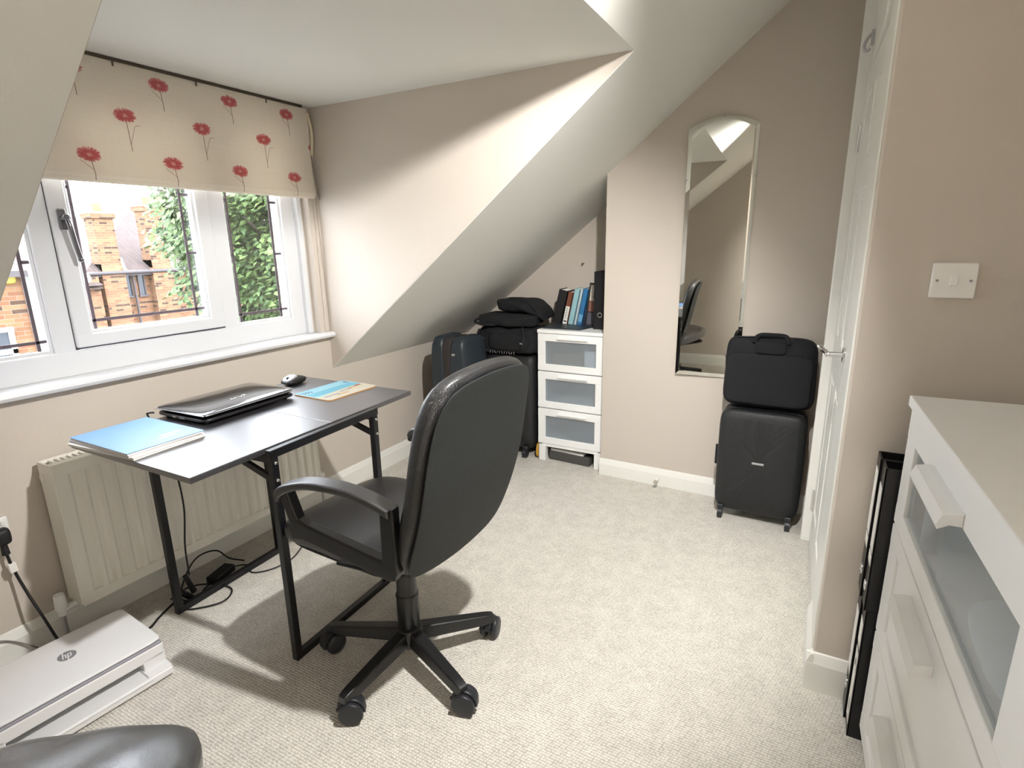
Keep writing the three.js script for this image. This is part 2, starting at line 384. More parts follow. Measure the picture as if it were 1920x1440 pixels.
// ---------- roman blind ----------
const blindMap = canvasTex(1600, 436, (g, w, h) => {
  g.fillStyle = 'rgb(238,230,216)'; g.fillRect(0, 0, w, h);
  for (let i = 0; i < 5200; i++) { g.fillStyle = `rgba(${150 + 80 * rnd() | 0},${140 + 70 * rnd() | 0},${118 + 70 * rnd() | 0},0.05)`; rnd() > 0.5 ? g.fillRect(rnd() * w, rnd() * h, 40 + 60 * rnd(), 1) : g.fillRect(rnd() * w, rnd() * h, 1, 30 + 40 * rnd()); }
  const flower = (cx, cy, stem, fork) => {
    g.strokeStyle = 'rgba(120,92,80,0.85)'; g.lineWidth = 2.4; g.beginPath(); g.moveTo(cx + 2, cy + 14); g.quadraticCurveTo(cx + 6, cy + stem * 0.6, cx + 7, cy + stem); g.stroke();
    g.lineWidth = 1.8; g.strokeStyle = 'rgba(140,112,96,0.75)'; g.beginPath();
    if (fork > 0) { g.moveTo(cx + 7, cy + stem * 0.8); g.quadraticCurveTo(cx + 20, cy + stem * 0.5, cx + 30, cy + 34); g.quadraticCurveTo(cx + 40, cy + 26, cx + 50, cy + 28); }
    else { g.moveTo(cx + 5, cy + stem * 0.6); g.quadraticCurveTo(cx - 20, cy + 30, cx - 34, cy + 20); }
    g.stroke();
    for (let k = 0; k < 260; k++) {
      const a = rnd() * 6.283, r = 10 + 30 * Math.sqrt(rnd()), x = Math.cos(a) * r * 1.05, y = Math.sin(a) * r * 0.66 - 2, q = rnd();
      g.strokeStyle = `rgba(${180 + 34 * q | 0},${88 + 36 * q | 0},${90 + 34 * q | 0},0.6)`; g.lineWidth = 2 + 2 * rnd();
      g.beginPath(); g.moveTo(cx + x * 0.45, cy + y * 0.45); g.lineTo(cx + x, cy + y); g.stroke();
    }
    g.fillStyle = 'rgba(190,92,92,0.5)'; g.beginPath(); g.ellipse(cx, cy, 27, 17, 0, 0, 6.29); g.fill();
  };
  for (let c = -1; c < 6; c++) {
    const base = 860 + (c - 0) * 305 - 305 * 1;
    flower(base, 52, 92, -1); flower(base - 147, 186, 124, 1); flower(base + 10 - 305, 340, 86, -1);
  }
});
const blindMat = own(phys(0xffffff, 1, { map: blindMap, transmission: 0.2, thickness: 0 }));
const blind = thing('roman_blind', 'cream roman blind printed with red flowers, pulled halfway up the dormer window', 'blind');
{
  const prof = [], N = 40;
  for (let i = 0; i <= N; i++) { const t = i / N, y = 2.088 - t * 0.405; prof.push([-2.362 + 0.004 * Math.sin(t * 7) + 0.01 * t, y]); }
  for (let i = 1; i <= 10; i++) { const a = -i / 10 * Math.PI; prof.push([-2.364 + 0.012 * Math.cos(a), 1.683 + 0.026 * Math.sin(a)]); }
  const back = prof.map(([x, y]) => [x, y]);
  for (let i = 0; i <= 8; i++) back.push([-2.378, 1.7 + i / 8 * 0.388]);
  const g = onXY(back, -2.2, -0.6);
  const p = g.attributes.position, uv = g.attributes.uv;
  for (let i = 0; i < p.count; i++) uv.setXY(i, (-0.6 - p.getZ(i)) / 1.6, (p.getY(i) - 1.655) / 0.435);
  const c = clean(g); c.computeVertexNormals();
  mesh('fabric', c, blindMat, blind);
  mesh('batten', bx(-2.376, -2.354, 2.088, 2.0985, -2.17, -0.6, 0.002), std(0x4a4034, 0.8), blind, 'dark wooden batten along the top');
  const hk = std(0x6b6152, 0.7);
  for (const z of [-0.95, -1.3, -1.62, -1.96]) mesh('hook', bx(-2.358, -2.353, 2.07, 2.087, z - 0.0025, z + 0.0025, 0.001), hk, blind);
  const fold = own(std(0xe8d9b8, 0.95));
  mesh('side_fold', tube([[-2.372, 2.07, -2.212], [-2.362, 1.98, -2.221], [-2.366, 1.9, -2.215], [-2.37, 1.87, -2.212]], 0.01, 20, 8), std(0xe9dcc0, 0.95), blind);
  mesh('cord', [tube([[-2.37, 1.93, -2.212], [-2.36, 1.8, -2.212], [-2.355, 1.7, -2.222], [-2.352, 1.655, -2.226]], 0.0022, 30, 6), tube([[-2.37, 1.93, -2.206], [-2.364, 1.78, -2.204], [-2.362, 1.66, -2.205]], 0.0022, 30, 6), tube([[-2.362, 1.66, -2.205], [-2.366, 1.3, -2.222], [-2.366, 0.965, -2.226]], 0.0012, 20, 5)], std(0x8c8475, 0.8), blind);
}

// ---------- door ----------
const door = frameGroup('door_1');
{
  const H0 = V(0.085, 0, -2.79), H1 = V(0.106, 0, -2.115), d = H1.clone().sub(H0), L = d.length(), ang = Math.atan2(d.x, d.z);
  const leaf = new THREE.Group(); leaf.name = 'door_leaf'; leaf.position.copy(H0); leaf.rotation.y = ang; door.add(leaf);   // local z along the door, -x into the room
  const top = 2.03;
  mesh('core', bx(0.006, 0.04, 0.008, top, 0, L, 0), M.doorPaint, leaf);
  const b = (n, y0, y1, z0, z1, x0 = -0.002) => mesh(n, bx(x0, 0.02, y0, y1, z0, z1, 0.004), M.doorPaint, leaf);
  b('stile', 0.008, top, 0, 0.1); b('stile', 0.008, top, L - 0.1, L); b('stile', 0.19, top - 0.09, L / 2 - 0.045, L / 2 + 0.045, -0.0014);
  for (const [y0, y1] of [[0.008, 0.2], [0.86, 1.02], [1.58, 1.68], [top - 0.1, top]]) b('rail', y0, y1, 0.1, L - 0.1);
  for (const [z0, z1] of [[0.125, L / 2 - 0.07], [L / 2 + 0.07, L - 0.125]]) for (const [y0, y1] of [[0.23, 0.83], [1.05, 1.55], [1.71, 1.9]]) mesh('panel', bx(0.0, 0.02, y0, y1, z0, z1, 0.006, 3), M.doorPaint, leaf);
  const hd = new THREE.Group(); hd.name = 'door_handle'; leaf.add(hd); hd.userData.label = 'polished chrome lever handle';
  mesh('lever', [at(cyl(0.026, 0.026, 0.008, 24), -0.006, 1.03, L - 0.06, 0, 0, Math.PI / 2), at(cyl(0.0095, 0.0095, 0.05, 16), -0.03, 1.03, L - 0.06, 0, 0, Math.PI / 2),
    tube([[-0.054, 1.03, L - 0.055], [-0.056, 1.03, L - 0.1], [-0.06, 1.026, L - 0.14], [-0.07, 1.03, L - 0.175], [-0.078, 1.036, L - 0.185]], 0.0085, 30, 10), at(new THREE.SphereGeometry(0.0095, 12, 10), -0.054, 1.03, L - 0.055)], M.chrome, hd);
  mesh('hinge', [at(cyl(0.007, 0.007, 0.1, 12), -0.006, 1.8, -0.002), bx(-0.004, 0, 1.75, 1.85, 0, 0.03, 0)], M.chrome, leaf);
  mesh('hinge', [at(cyl(0.007, 0.007, 0.1, 12), -0.006, 0.22, -0.002), bx(-0.004, 0, 0.17, 0.27, 0, 0.03, 0)], M.chrome, leaf);
  mesh('door_frame', [bx(0.046, 0.12, 0, 2.33, -2.858, -2.792, 0.006, 3), bx(0.088, 0.13, 2.036, 2.33, -2.795, -2.1, 0.004), bx(0.112, 0.14, 0, 2.06, -2.115, -2.095, 0.002)], M.doorPaint, door);
}
{
  const hk = thing('coat_hook', 'small metal hook fixed at the head of the white door', 'hook', [0.078, 2.15, -2.72]);
  mesh('plate', bx(-0.002, 0.012, -0.03, 0.02, -0.012, 0.012, 0.002), M.silver, hk);
  mesh('hook', tube([[0, 0.01, 0], [-0.015, -0.01, 0], [-0.022, -0.035, 0], [-0.012, -0.05, 0], [0, -0.042, 0]], 0.005, 24, 8), M.silver, hk);
}

// ---------- light fittings and switches ----------
{
  const lp = thing('unseen_ceiling_spotlight', 'white ceiling spotlight out of view, with an added second head for fill light', 'spotlight', [LAMP.x, LAMP.y, LAMP.z]);
  const glow = std(0xffffff, 0.5, { emissive: 0xfff6ea, emissiveIntensity: 5 }), mid = LAMP.clone().lerp(LAMP2, 0.5).sub(LAMP);
  for (const [p, aim] of [[LAMP, LAMP_AIM], [LAMP2, FILL_LAMP_AIM]]) {  // the second head is added to carry the fill lamp
    const dir = aim.clone().sub(p).normalize(), q = new THREE.Quaternion().setFromUnitVectors(V(0, 1, 0), dir), o = p.clone().sub(LAMP);
    const can = lathe([[0.0, -0.1], [0.03, -0.098], [0.036, -0.07], [0.04, 0.0], [0.043, 0.0], [0.04, -0.075], [0.034, -0.104], [0, -0.106]], 28); can.applyQuaternion(q).translate(o.x, o.y, o.z);
    mesh('lamp_shade', can, M.white, lp);
    const disc = cyl(0.034, 0.034, 0.004, 28); disc.translate(0, -0.006, 0); disc.applyQuaternion(q).translate(o.x, o.y, o.z);
    mesh('bulb', disc, glow, lp);
    const e = o.clone().addScaledVector(dir, -0.1);
    mesh('arm', tube([[e.x, e.y, e.z], [(e.x + mid.x) / 2, 0.14, (e.z + mid.z) / 2], [mid.x + (e.x - mid.x) * 0.2, 0.21, mid.z + (e.z - mid.z) * 0.2]], 0.007, 20, 8), M.white, lp);
  }
  mesh('ceiling_plate', at(cyl(0.06, 0.06, 0.024, 32), mid.x, 0.219, mid.z), M.white, lp);
}
{
  const sw = thing('light_switch', 'white single rocker light switch on the tan wall above the chest of drawers', 'light switch', [0.296, 1.309, -1.79], 0);
  mesh('plate', rb(0.094, 0.088, 0.014, 0.004, 3).translate(0, 0, 0.006), M.white, sw);
  mesh('rocker', at(rb(0.017, 0.026, 0.01, 0.002), 0, 0, 0.013, -0.1), M.white, sw);
  for (const s of [-1, 1]) mesh('screw', at(cyl(0.0032, 0.0032, 0.003, 12), s * 0.034, 0, 0.0128, Math.PI / 2), M.darkChrome, sw);
}
{
  const so = thing('wall_socket', 'white wall socket under the window at the left, black plug in it', 'socket', [SX, 0.49, -0.625]);
  mesh('plate', rb(0.012, 0.092, 0.152, 0.004, 3).translate(0.005, 0, 0), M.white, so);
  for (const z of [-0.06, 0.02]) mesh('switch_rocker', rb(0.006, 0.018, 0.012, 0.002).translate(0.012, 0.028, z), M.white, so);
  const pl = thing('power_plug', 'black mains plug with a tagged cord, in the socket left of the radiator', 'plug', [SX + 0.011, 0.478, -0.668]);
  mesh('plug_body', [softBox(0.024, 0.03, 0.022, 4, 3).rotateY(Math.PI / 2).translate(0.02, 0, 0), at(cyl(0.009, 0.012, 0.04, 12), 0.022, -0.045, 0)], M.plasticMatt, pl);
  mesh('cord', tube([[0.022, -0.06, 0], [0.024, -0.1, -0.004], [0.03, -0.16, -0.012], [0.06, -0.24, -0.022], [0.09, -0.31, -0.032], [0.115, -0.38, -0.042], [0.13, -0.435, -0.05], [0.15, -0.465, -0.03], [0.19, -0.47, 0.05]], 0.0048, 60, 8), M.cable, pl);
  mesh('label_tag', at(rb(0.016, 0.034, 0.022, 0.002), 0.026, -0.118, -0.006, 0.1, 0, -0.1), M.paper, pl, 'white paper tag on the cord');
  const tc = mesh('thin_cable', tube([[SX + 0.02, 0.14, -0.5], [SX + 0.022, 0.11, -0.6], [SX + 0.03, 0.05, -0.665], [SX + 0.04, 0.012, -0.69], [SX + 0.09, 0.006, -0.62]], 0.0028, 30, 6), std(0x8e8b86, 0.6));
  tag(tc, 'thin grey cable running down the skirting board behind the printer', 'cable');
}

// ---------- mirror ----------
{
  const mr = thing('wall_mirror', 'tall frameless mirror with an arched top and facetted edge, on the back wall', 'mirror', [-0.492, 0.695, -3.106], 1.7 * Math.PI / 180);
  const outl = (o) => {
    const w = 0.165 - o, y0 = o, ys = 1.262 - o * 0.9, rise = 0.047, pts = [[-w, y0], [w, y0]];
    for (let i = 0; i <= 20; i++) { const t = 1 - 2 * i / 20; pts.push([w * t, ys + rise * (1 - t * t)]); }
    return pts;
  };
  const A = outl(0), B = outl(0.021), n = A.length, pos = [];
  for (let i = 0; i < n; i++) { const j = (i + 1) % n; const a = [...A[i], 0.002], b = [...A[j], 0.002], c = [...B[j], 0.006], d = [...B[i], 0.006]; pos.push(...a, ...b, ...c, ...a, ...c, ...d); }
  const bev = new THREE.BufferGeometry(); bev.setAttribute('position', new THREE.Float32BufferAttribute(pos, 3)); bev.computeVertexNormals();
  mesh('mirror_glass', new THREE.ShapeGeometry(shapeOf(B)).translate(0, 0, 0.006), M.mirror, mr);
  mesh('bevel_edge', bev, M.mirror, mr, 'slanted rim of the mirror');
  mesh('backing', extrude(A, 0.008).translate(0, 0, -0.006), std(0x8d8a80, 0.6), mr);
  for (const [x, y, r] of [[0, 1.313, 0], [-0.165, 1.02, Math.PI / 2], [0.165, 1.02, Math.PI / 2]]) mesh('clip', at(rb(0.006, 0.012, 0.012, 0.001), x, y, 0.003, 0, 0, r), M.silver, mr);
}
{
  const nl = mesh('wall_nail', [at(cyl(0.003, 0.003, 0.03, 8), -1.424, 1.273, -3.638, Math.PI / 2), at(cyl(0.007, 0.006, 0.004, 12), -1.424, 1.273, -3.624, Math.PI / 2)], std(0x554c42, 0.6));
  tag(nl, 'small dark nail left in the alcove wall above the books', 'nail');
  const ds = thing('door_stop', 'small white door stop fixed to the skirting board under the mirror', 'door stop', [-0.725, 0.045, wallZ(-0.725) + 0.018]);
  mesh('stem', at(cyl(0.007, 0.009, 0.05, 12), 0, 0, 0.025, Math.PI / 2), M.white, ds);
  mesh('rubber_tip', at(cyl(0.011, 0.011, 0.014, 14), 0, 0, 0.055, Math.PI / 2), std(0xb9b2a4, 0.7), ds);
}

// ---------- radiator ----------
{
  const r = thing('radiator', 'cream ribbed panel radiator on the wall under the window', 'radiator');
  const z0 = -1.955, z1 = -0.815, y0 = 0.14, y1 = 0.695, xf = -2.262;
  const pts = [[z0, xf - 0.012], [z0, xf]];   // (z, x) outline of the ribbed sheet
  const n = 22, w = (z1 - z0 - 0.05) / n;
  for (let i = 0; i < n; i++) { const a = z0 + 0.025 + i * w; pts.push([a, xf], [a + w * 0.22, xf - 0.009], [a + w * 0.5, xf - 0.009], [a + w * 0.72, xf]); }
  pts.push([z1, xf], [z1, xf - 0.012]);
  const sheet = extrude(pts, y1 - y0 - 0.08); // local x=z, y=x, z=height
  sheet.applyMatrix4(new THREE.Matrix4().makeBasis(V(0, 0, 1), V(1, 0, 0), V(0, 1, 0)).setPosition(V(0, y0 + 0.04, 0)));
  mesh('ribbed_panel', [sheet, bx(xf - 0.014, xf + 0.002, y0, y0 + 0.043, z0, z1, 0.006), bx(xf - 0.014, xf + 0.002, y1 - 0.043, y1, z0, z1, 0.006)], M.radiator, r);
  mesh('back_panel', bx(SX + 0.028, SX + 0.042, y0, y1 - 0.01, z0, z1, 0.005), M.radiator, r);
  const gz = []; for (let z = z0 + 0.03; z < z1 - 0.02; z += 0.019) gz.push(bx(SX + 0.045, xf - 0.028, y1 - 0.004, y1 + 0.004, z, z + 0.0085, 0));
  mesh('top_grille', [bx(SX + 0.026, SX + 0.047, y1 - 0.006, y1 + 0.005, z0, z1, 0.003), bx(xf - 0.03, xf + 0.003, y1 - 0.006, y1 + 0.005, z0, z1, 0.003), ...gz], M.radiator, r);
  mesh('fins', bx(SX + 0.045, xf - 0.02, y0 + 0.03, y1 - 0.03, z0 + 0.02, z1 - 0.02, 0), M.grilleDark, r);
  for (const z of [z0 - 0.002, z1 + 0.002]) mesh('side_cover', [bx(SX + 0.026, xf + 0.003, y0 + 0.012, y1 + 0.004, z - 0.004, z + 0.004, 0.003), at(cyl(0.014, 0.014, 0.012, 16), SX + 0.06, y1 - 0.05, z + (z > -1.4 ? 0.006 : -0.006), Math.PI / 2)], M.radiator, r);
  const valve = (z, s) => {
    mesh('valve', [at(cyl(0.017, 0.02, 0.055, 16), SX + 0.075, y0 + 0.04, z + s * 0.05), at(cyl(0.012, 0.012, 0.06, 14), SX + 0.075, y0 + 0.005, z + s * 0.03, Math.PI / 2), at(cyl(0.014, 0.014, 0.03, 14), SX + 0.075, y0 - 0.0, z + s * 0.05)], M.white, r, 'white radiator valve');
    mesh('pipe', tube([[SX + 0.075, y0, z + s * 0.05], [SX + 0.075, 0.05, z + s * 0.05], [SX + 0.075, 0.0, z + s * 0.05]], 0.0075, 12, 8), M.silver, r);
  };
  valve(z1, 1); valve(z0, -1);
}

// ---------- folding desk ----------
const DT = 0.79;
{
  const d = thing('folding_desk', 'black folding desk on slim square metal legs under the window', 'desk');
  const q = 0.033;   // a little out of square
  const half = (za, zb) => {
    const s = (z) => (z + 0.85) * 0.04;
    return extrude([[-2.164 + s(za), za], [-1.506 + s(za), za], [-1.506 + s(zb), zb], [-2.164 + s(zb), zb]], 0.02, 0.0025).rotateX(Math.PI / 2).translate(0, DT, 0);
  };
  const flip = (za, zb) => { // polygon in x and -z so that the sheet lies flat
    const s = (z) => (z + 0.85) * 0.035;
    const g = extrude([[-2.166 + s(za), -za], [-1.506 + s(za), -za], [-1.506 + s(zb), -zb], [-2.166 + s(zb), -zb]], 0.02, 0.0025);
    return g.rotateX(-Math.PI / 2).translate(0, DT - 0.02, 0);
  };
  mesh('desktop', flip(-0.845, -1.3925), M.deskTop, d); mesh('desktop', flip(-1.3945, -1.88), M.deskTop, d);
  const leg = (x, z, t) => mesh('leg', bar([x, 0, z], [x, t, z], 0.026, 0.026, 0.003), M.blackMetal, d);
  const F = [[-1.49, -1.105], [-1.512, -1.6]], B = [[-2.122, -1.065], [-2.145, -1.565]];
  for (const [x, z] of [...F, ...B]) leg(x, z, DT - 0.02);
  const foot = (a, b) => mesh('foot_bar', bar([a[0], 0.013, a[1]], [b[0], 0.013, b[1]], 0.026, 0.026, 0.003), M.blackMetal, d);
  foot(...F); foot(...B);
  const rail = (a, b, y) => mesh('top_rail', bar([a[0], y, a[1]], [b[0], y, b[1]], 0.024, 0.028, 0.003), M.blackMetal, d);
  rail([F[0][0] + 0.002, F[0][1] + 0.016], [F[1][0] + 0.002, F[1][1] - 0.016], DT - 0.014);
  rail(B[0], B[1], DT - 0.034);
  for (const [x, z] of F) {
    mesh('brace', bar([x - 0.01, DT - 0.105, z], [x - 0.25, DT - 0.036, z], 0.014, 0.022, 0.002), M.blackMetal, d);
    mesh('cross_rail', bar([x, DT - 0.034, z], [x - 0.62, DT - 0.034, z + 0.03], 0.02, 0.026, 0.002), M.blackMetal, d);
    for (const y of [DT - 0.045, DT - 0.105]) mesh('bolt', at(new THREE.SphereGeometry(0.0065, 12, 8), x + 0.014, y, z), M.chrome, d);
  }
}
// things on the desk
{
  const l = thing('laptop', 'closed black laptop with a glossy lid lying on the desk', 'laptop', [-2.055, DT, -1.36], 0.035);
  mesh('base', [softBox(0.145, 0.21, 0.0125, 14, 4).rotateX(-Math.PI / 2).rotateY(0).translate(0, 0.017, 0)], M.plastic, l);
  mesh('lid', [softBox(0.147, 0.214, 0.0095, 16, 4).rotateX(-Math.PI / 2).translate(0.004, 0.0385, 0)], phys(0x1a1b1f, 0.1, { clearcoat: 1, clearcoatRoughness: 0.04 }), l);
  mesh('trim_line', [bx(0.146, 0.1525, 0.0375, 0.0405, -0.2, 0.205, 0.0012), bx(-0.135, 0.148, 0.0375, 0.0405, 0.21, 0.2155, 0.0012)], M.silver, l, 'silver line round the lid');
  mesh('port', [bx(-0.04, -0.02, 0.014, 0.019, 0.2085, 0.2112, 0), bx(0.0, 0.03, 0.013, 0.018, 0.2085, 0.2112, 0)], M.silver, l);
  for (const [x, z] of [[-0.11, -0.18], [0.11, -0.18], [-0.11, 0.18], [0.11, 0.18]]) mesh('rubber_foot', at(cyl(0.01, 0.01, 0.006, 12), x, 0.003, z), M.plasticMatt, l);
  const logo = [tube([[0.06, 0.0487, 0.035], [0.068, 0.0487, 0.03], [0.068, 0.0487, 0.018], [0.056, 0.0487, 0.012], [0.062, 0.0487, 0.0], [0.066, 0.0487, -0.01], [0.054, 0.0487, -0.02], [0.05, 0.0487, -0.03], [0.06, 0.0487, -0.034]], 0.002, 40, 6)];
  mesh('emblem', logo, M.chrome, l, 'small silver emblem');
  const pc = mesh('laptop_cable', tube([[-2.19, DT + 0.02, -1.14], [-2.2, DT + 0.022, -1.12], [-2.215, DT - 0.0, -1.13], [-2.205, 0.6, -1.18], [-2.195, 0.4, -1.19], [-2.2, 0.22, -1.17], [-2.2, 0.09, -1.166]], 0.0035, 60, 8), M.cable);
  tag(pc, 'thin black cable hanging down behind the desk from the laptop', 'cable');
}
{
  const m = thing('computer_mouse', 'black computer mouse with a silver top behind the laptop', 'mouse', [-2.125, DT, -1.745], 0.15);
  const f = (p) => { const t = (p.x + 0.03) / 0.1; p.z = Math.max(-0.018, p.z); p.z *= 1 - 0.35 * Math.pow(Math.abs(p.x - 0.005) / 0.065, 2); };
  mesh('body', softBox(0.063, 0.037, 0.0215, 3.2, 2.3, f).rotateX(-Math.PI / 2).rotateY(Math.PI / 2).translate(0, 0.019, 0), M.plastic, m);
  mesh('top_shell', softBox(0.034, 0.031, 0.008, 3, 2.2).rotateX(-Math.PI / 2).rotateY(Math.PI / 2).rotateX(0.25).translate(-0.004, 0.0335, 0.022), M.silver, m, 'silver button shell');
  mesh('scroll_wheel', at(cyl(0.009, 0.009, 0.006, 16), 0, 0.034, 0.038, 0, 0, Math.PI / 2), M.plasticMatt, m);
}
{
  const padMap = canvasTex(512, 420, (g, w, h) => {   // plain beach view
    const s = g.createLinearGradient(0, 0, 0, h * 0.55); s.addColorStop(0, '#9ad8ea'); s.addColorStop(1, '#b9e8ee'); g.fillStyle = s; g.fillRect(0, 0, w, h);
    g.fillStyle = '#6fc7dd'; g.fillRect(0, h * 0.3, w, h * 0.28);
    g.fillStyle = '#4b86a8'; for (let i = 0; i < 9; i++) { g.beginPath(); g.ellipse(30 + i * 10, 60 + (i % 3) * 16, 26, 7, 0.5 + i, 0, 6.3); g.fill(); g.beginPath(); g.ellipse(470 + (i % 4) * 8, 60 + (i % 3) * 18, 24, 6, 2 + i, 0, 6.3); g.fill(); }
    g.fillStyle = '#e9dfc2'; g.beginPath(); g.moveTo(0, h * 0.7); g.quadraticCurveTo(w * 0.5, h * 0.5, w, h * 0.56); g.lineTo(w, h); g.lineTo(0, h); g.fill();
    g.fillStyle = '#6c84b4'; g.fillRect(40, h * 0.74, 150, 16); g.fillRect(230, h * 0.66, 120, 14);
    g.fillStyle = '#d8a85e'; g.fillRect(150, h * 0.8, 120, 22); g.fillRect(330, h * 0.6, 110, 26);
    g.fillStyle = '#b06a3c'; g.fillRect(420, h * 0.55, 60, 40); g.fillStyle = '#f4ead0'; g.fillRect(250, h * 0.84, 180, 14);
    g.fillStyle = '#efe9dc'; g.fillRect(0, h - 22, w, 22); g.fillRect(0, 0, 10, h); g.fillRect(w - 10, 0, 10, h);
  });
  const p = thing('mouse_mat', 'mouse mat printed with a turquoise beach view on the desk', 'mouse mat', [-1.85, DT, -1.74], -0.02);
  const g = extrude((() => { const s = new THREE.Shape(), a = 0.112, b = 0.143, r = 0.02; s.moveTo(-a + r, -b); s.lineTo(a - r, -b); s.absarc(a - r, -b + r, r, -Math.PI / 2, 0); s.lineTo(a, b - r); s.absarc(a - r, b - r, r, 0, Math.PI / 2); s.lineTo(-a + r, b); s.absarc(-a + r, b - r, r, Math.PI / 2, Math.PI); s.lineTo(-a, -b + r); s.absarc(-a + r, -b + r, r, Math.PI, Math.PI * 1.5); return s; })(), 0.0045).rotateX(-Math.PI / 2);
  mesh('foam', g, std(0xb98d58, 0.9), p);
  const t = g.clone().scale(0.996, 0.1, 0.996).translate(0, 0.0046, 0), q = t.attributes.position;
  for (let i = 0; i < q.count; i++) t.attributes.uv.setXY(i, (0.143 - q.getZ(i)) / 0.286, 1 - (q.getX(i) + 0.112) / 0.224);
  mesh('print', t, own(std(0xffffff, 0.55, { map: padMap, color: 0xb4b4b4 })), p);
}
{
  const mk = (y, h, dx, dz, turn, mat, label) => {
    const n = thing('notebook', label, 'notebook', [-1.975 + dx, DT + y, -0.962 + dz], turn);
    mesh('cover', [rb(0.345, 0.0016, 0.245, 0.0006).translate(0, h - 0.0008, 0), rb(0.345, 0.0016, 0.245, 0.0006).translate(0, 0.0008, 0)], mat, n);
    mesh('pages', rb(0.34, h - 0.0032, 0.24, 0.0005).translate(-0.001, h / 2, 0), M.paper, n);
  };
  mk(0, 0.008, 0.004, 0.004, 0.07, M.paper, 'white notebook at the bottom of the pile on the desk corner');
  mk(0.008, 0.008, -0.002, 0.002, 0.02, std(0xd7d4dc, 0.6), 'pale grey notebook in the middle of the pile on the desk');
  const blue = own(std(0xffffff, 0.45, { map: canvasTex(256, 256, (g, w, h) => { g.fillStyle = '#6d99cf'; g.fillRect(0, 0, w, h); g.fillStyle = '#a3c3e8'; g.fillRect(190, 150, 14, 70); g.fillRect(210, 130, 10, 60); }) }));
  const n = thing('notebook', 'sky blue notebook on top of the pile on the desk corner', 'notebook', [-1.973, DT + 0.016, -0.962], 0.0);
  const c = rb(0.345, 0.0016, 0.25, 0.0006).translate(0, 0.0072, 0), cc = clean(c), q = cc.attributes.position;
  for (let i = 0; i < q.count; i++) cc.attributes.uv.setXY(i, (q.getX(i) + 0.1725) / 0.345, 1 - (0.125 - q.getZ(i)) / 0.25);
  mesh('cover', cc, blue, n);
  mesh('pages', rb(0.34, 0.0064, 0.245, 0.0005).translate(0, 0.0032, 0), M.paper, n);
}
// cables on the floor
{
  const a = thing('power_adapter', 'black power adapter with looped leads on the carpet under the desk', 'adapter', [-2.2, 0, -1.3], 0.3);
  mesh('brick', rb(0.055, 0.032, 0.12, 0.006, 3).translate(0, 0.017, 0), M.plasticMatt, a);
  mesh('lead', [tube([[0, 0.012, 0.06], [0.0, 0.008, 0.11], [0.03, 0.006, 0.16], [-0.02, 0.02, 0.2], [-0.08, 0.05, 0.12], [-0.09, 0.1, 0.02], [-0.06, 0.09, -0.06], [-0.03, 0.03, -0.1], [0.02, 0.006, -0.13]], 0.0035, 90, 7), tube([[0.0, 0.012, -0.06], [0.05, 0.005, -0.1], [0.12, 0.005, -0.05], [0.19, 0.005, -0.09], [0.23, 0.005, -0.18], [0.22, 0.008, -0.3]], 0.003, 70, 7)], M.cable, a);
  const b = thing('cable_coupler', 'black inline cable coupler with looped lead beside the near desk foot', 'cable', [-2.19, 0, -1.16], 0.2);
  mesh('coupler', [at(cyl(0.009, 0.012, 0.09, 12), -0.008, 0.052, -0.002, 0.25, 0, 0.1), at(rb(0.028, 0.07, 0.022, 0.006, 3), 0.012, 0.03, 0.04, 0.7)], M.plasticMatt, b);
  mesh('lead', [tube([[0.01, 0.02, 0.06], [0.05, 0.006, 0.09], [0.12, 0.006, 0.06], [0.17, 0.006, 0.0], [0.14, 0.006, -0.07], [0.06, 0.01, -0.08], [-0.04, 0.012, -0.03], [-0.05, 0.01, 0.06]], 0.0035, 80, 7), tube([[-0.01, 0.02, 0.03], [-0.02, 0.006, 0.08], [0.0, 0.006, 0.16], [0.02, 0.006, 0.22], [0.0, 0.006, 0.275]], 0.0045, 50, 7)], M.cable, b);
}

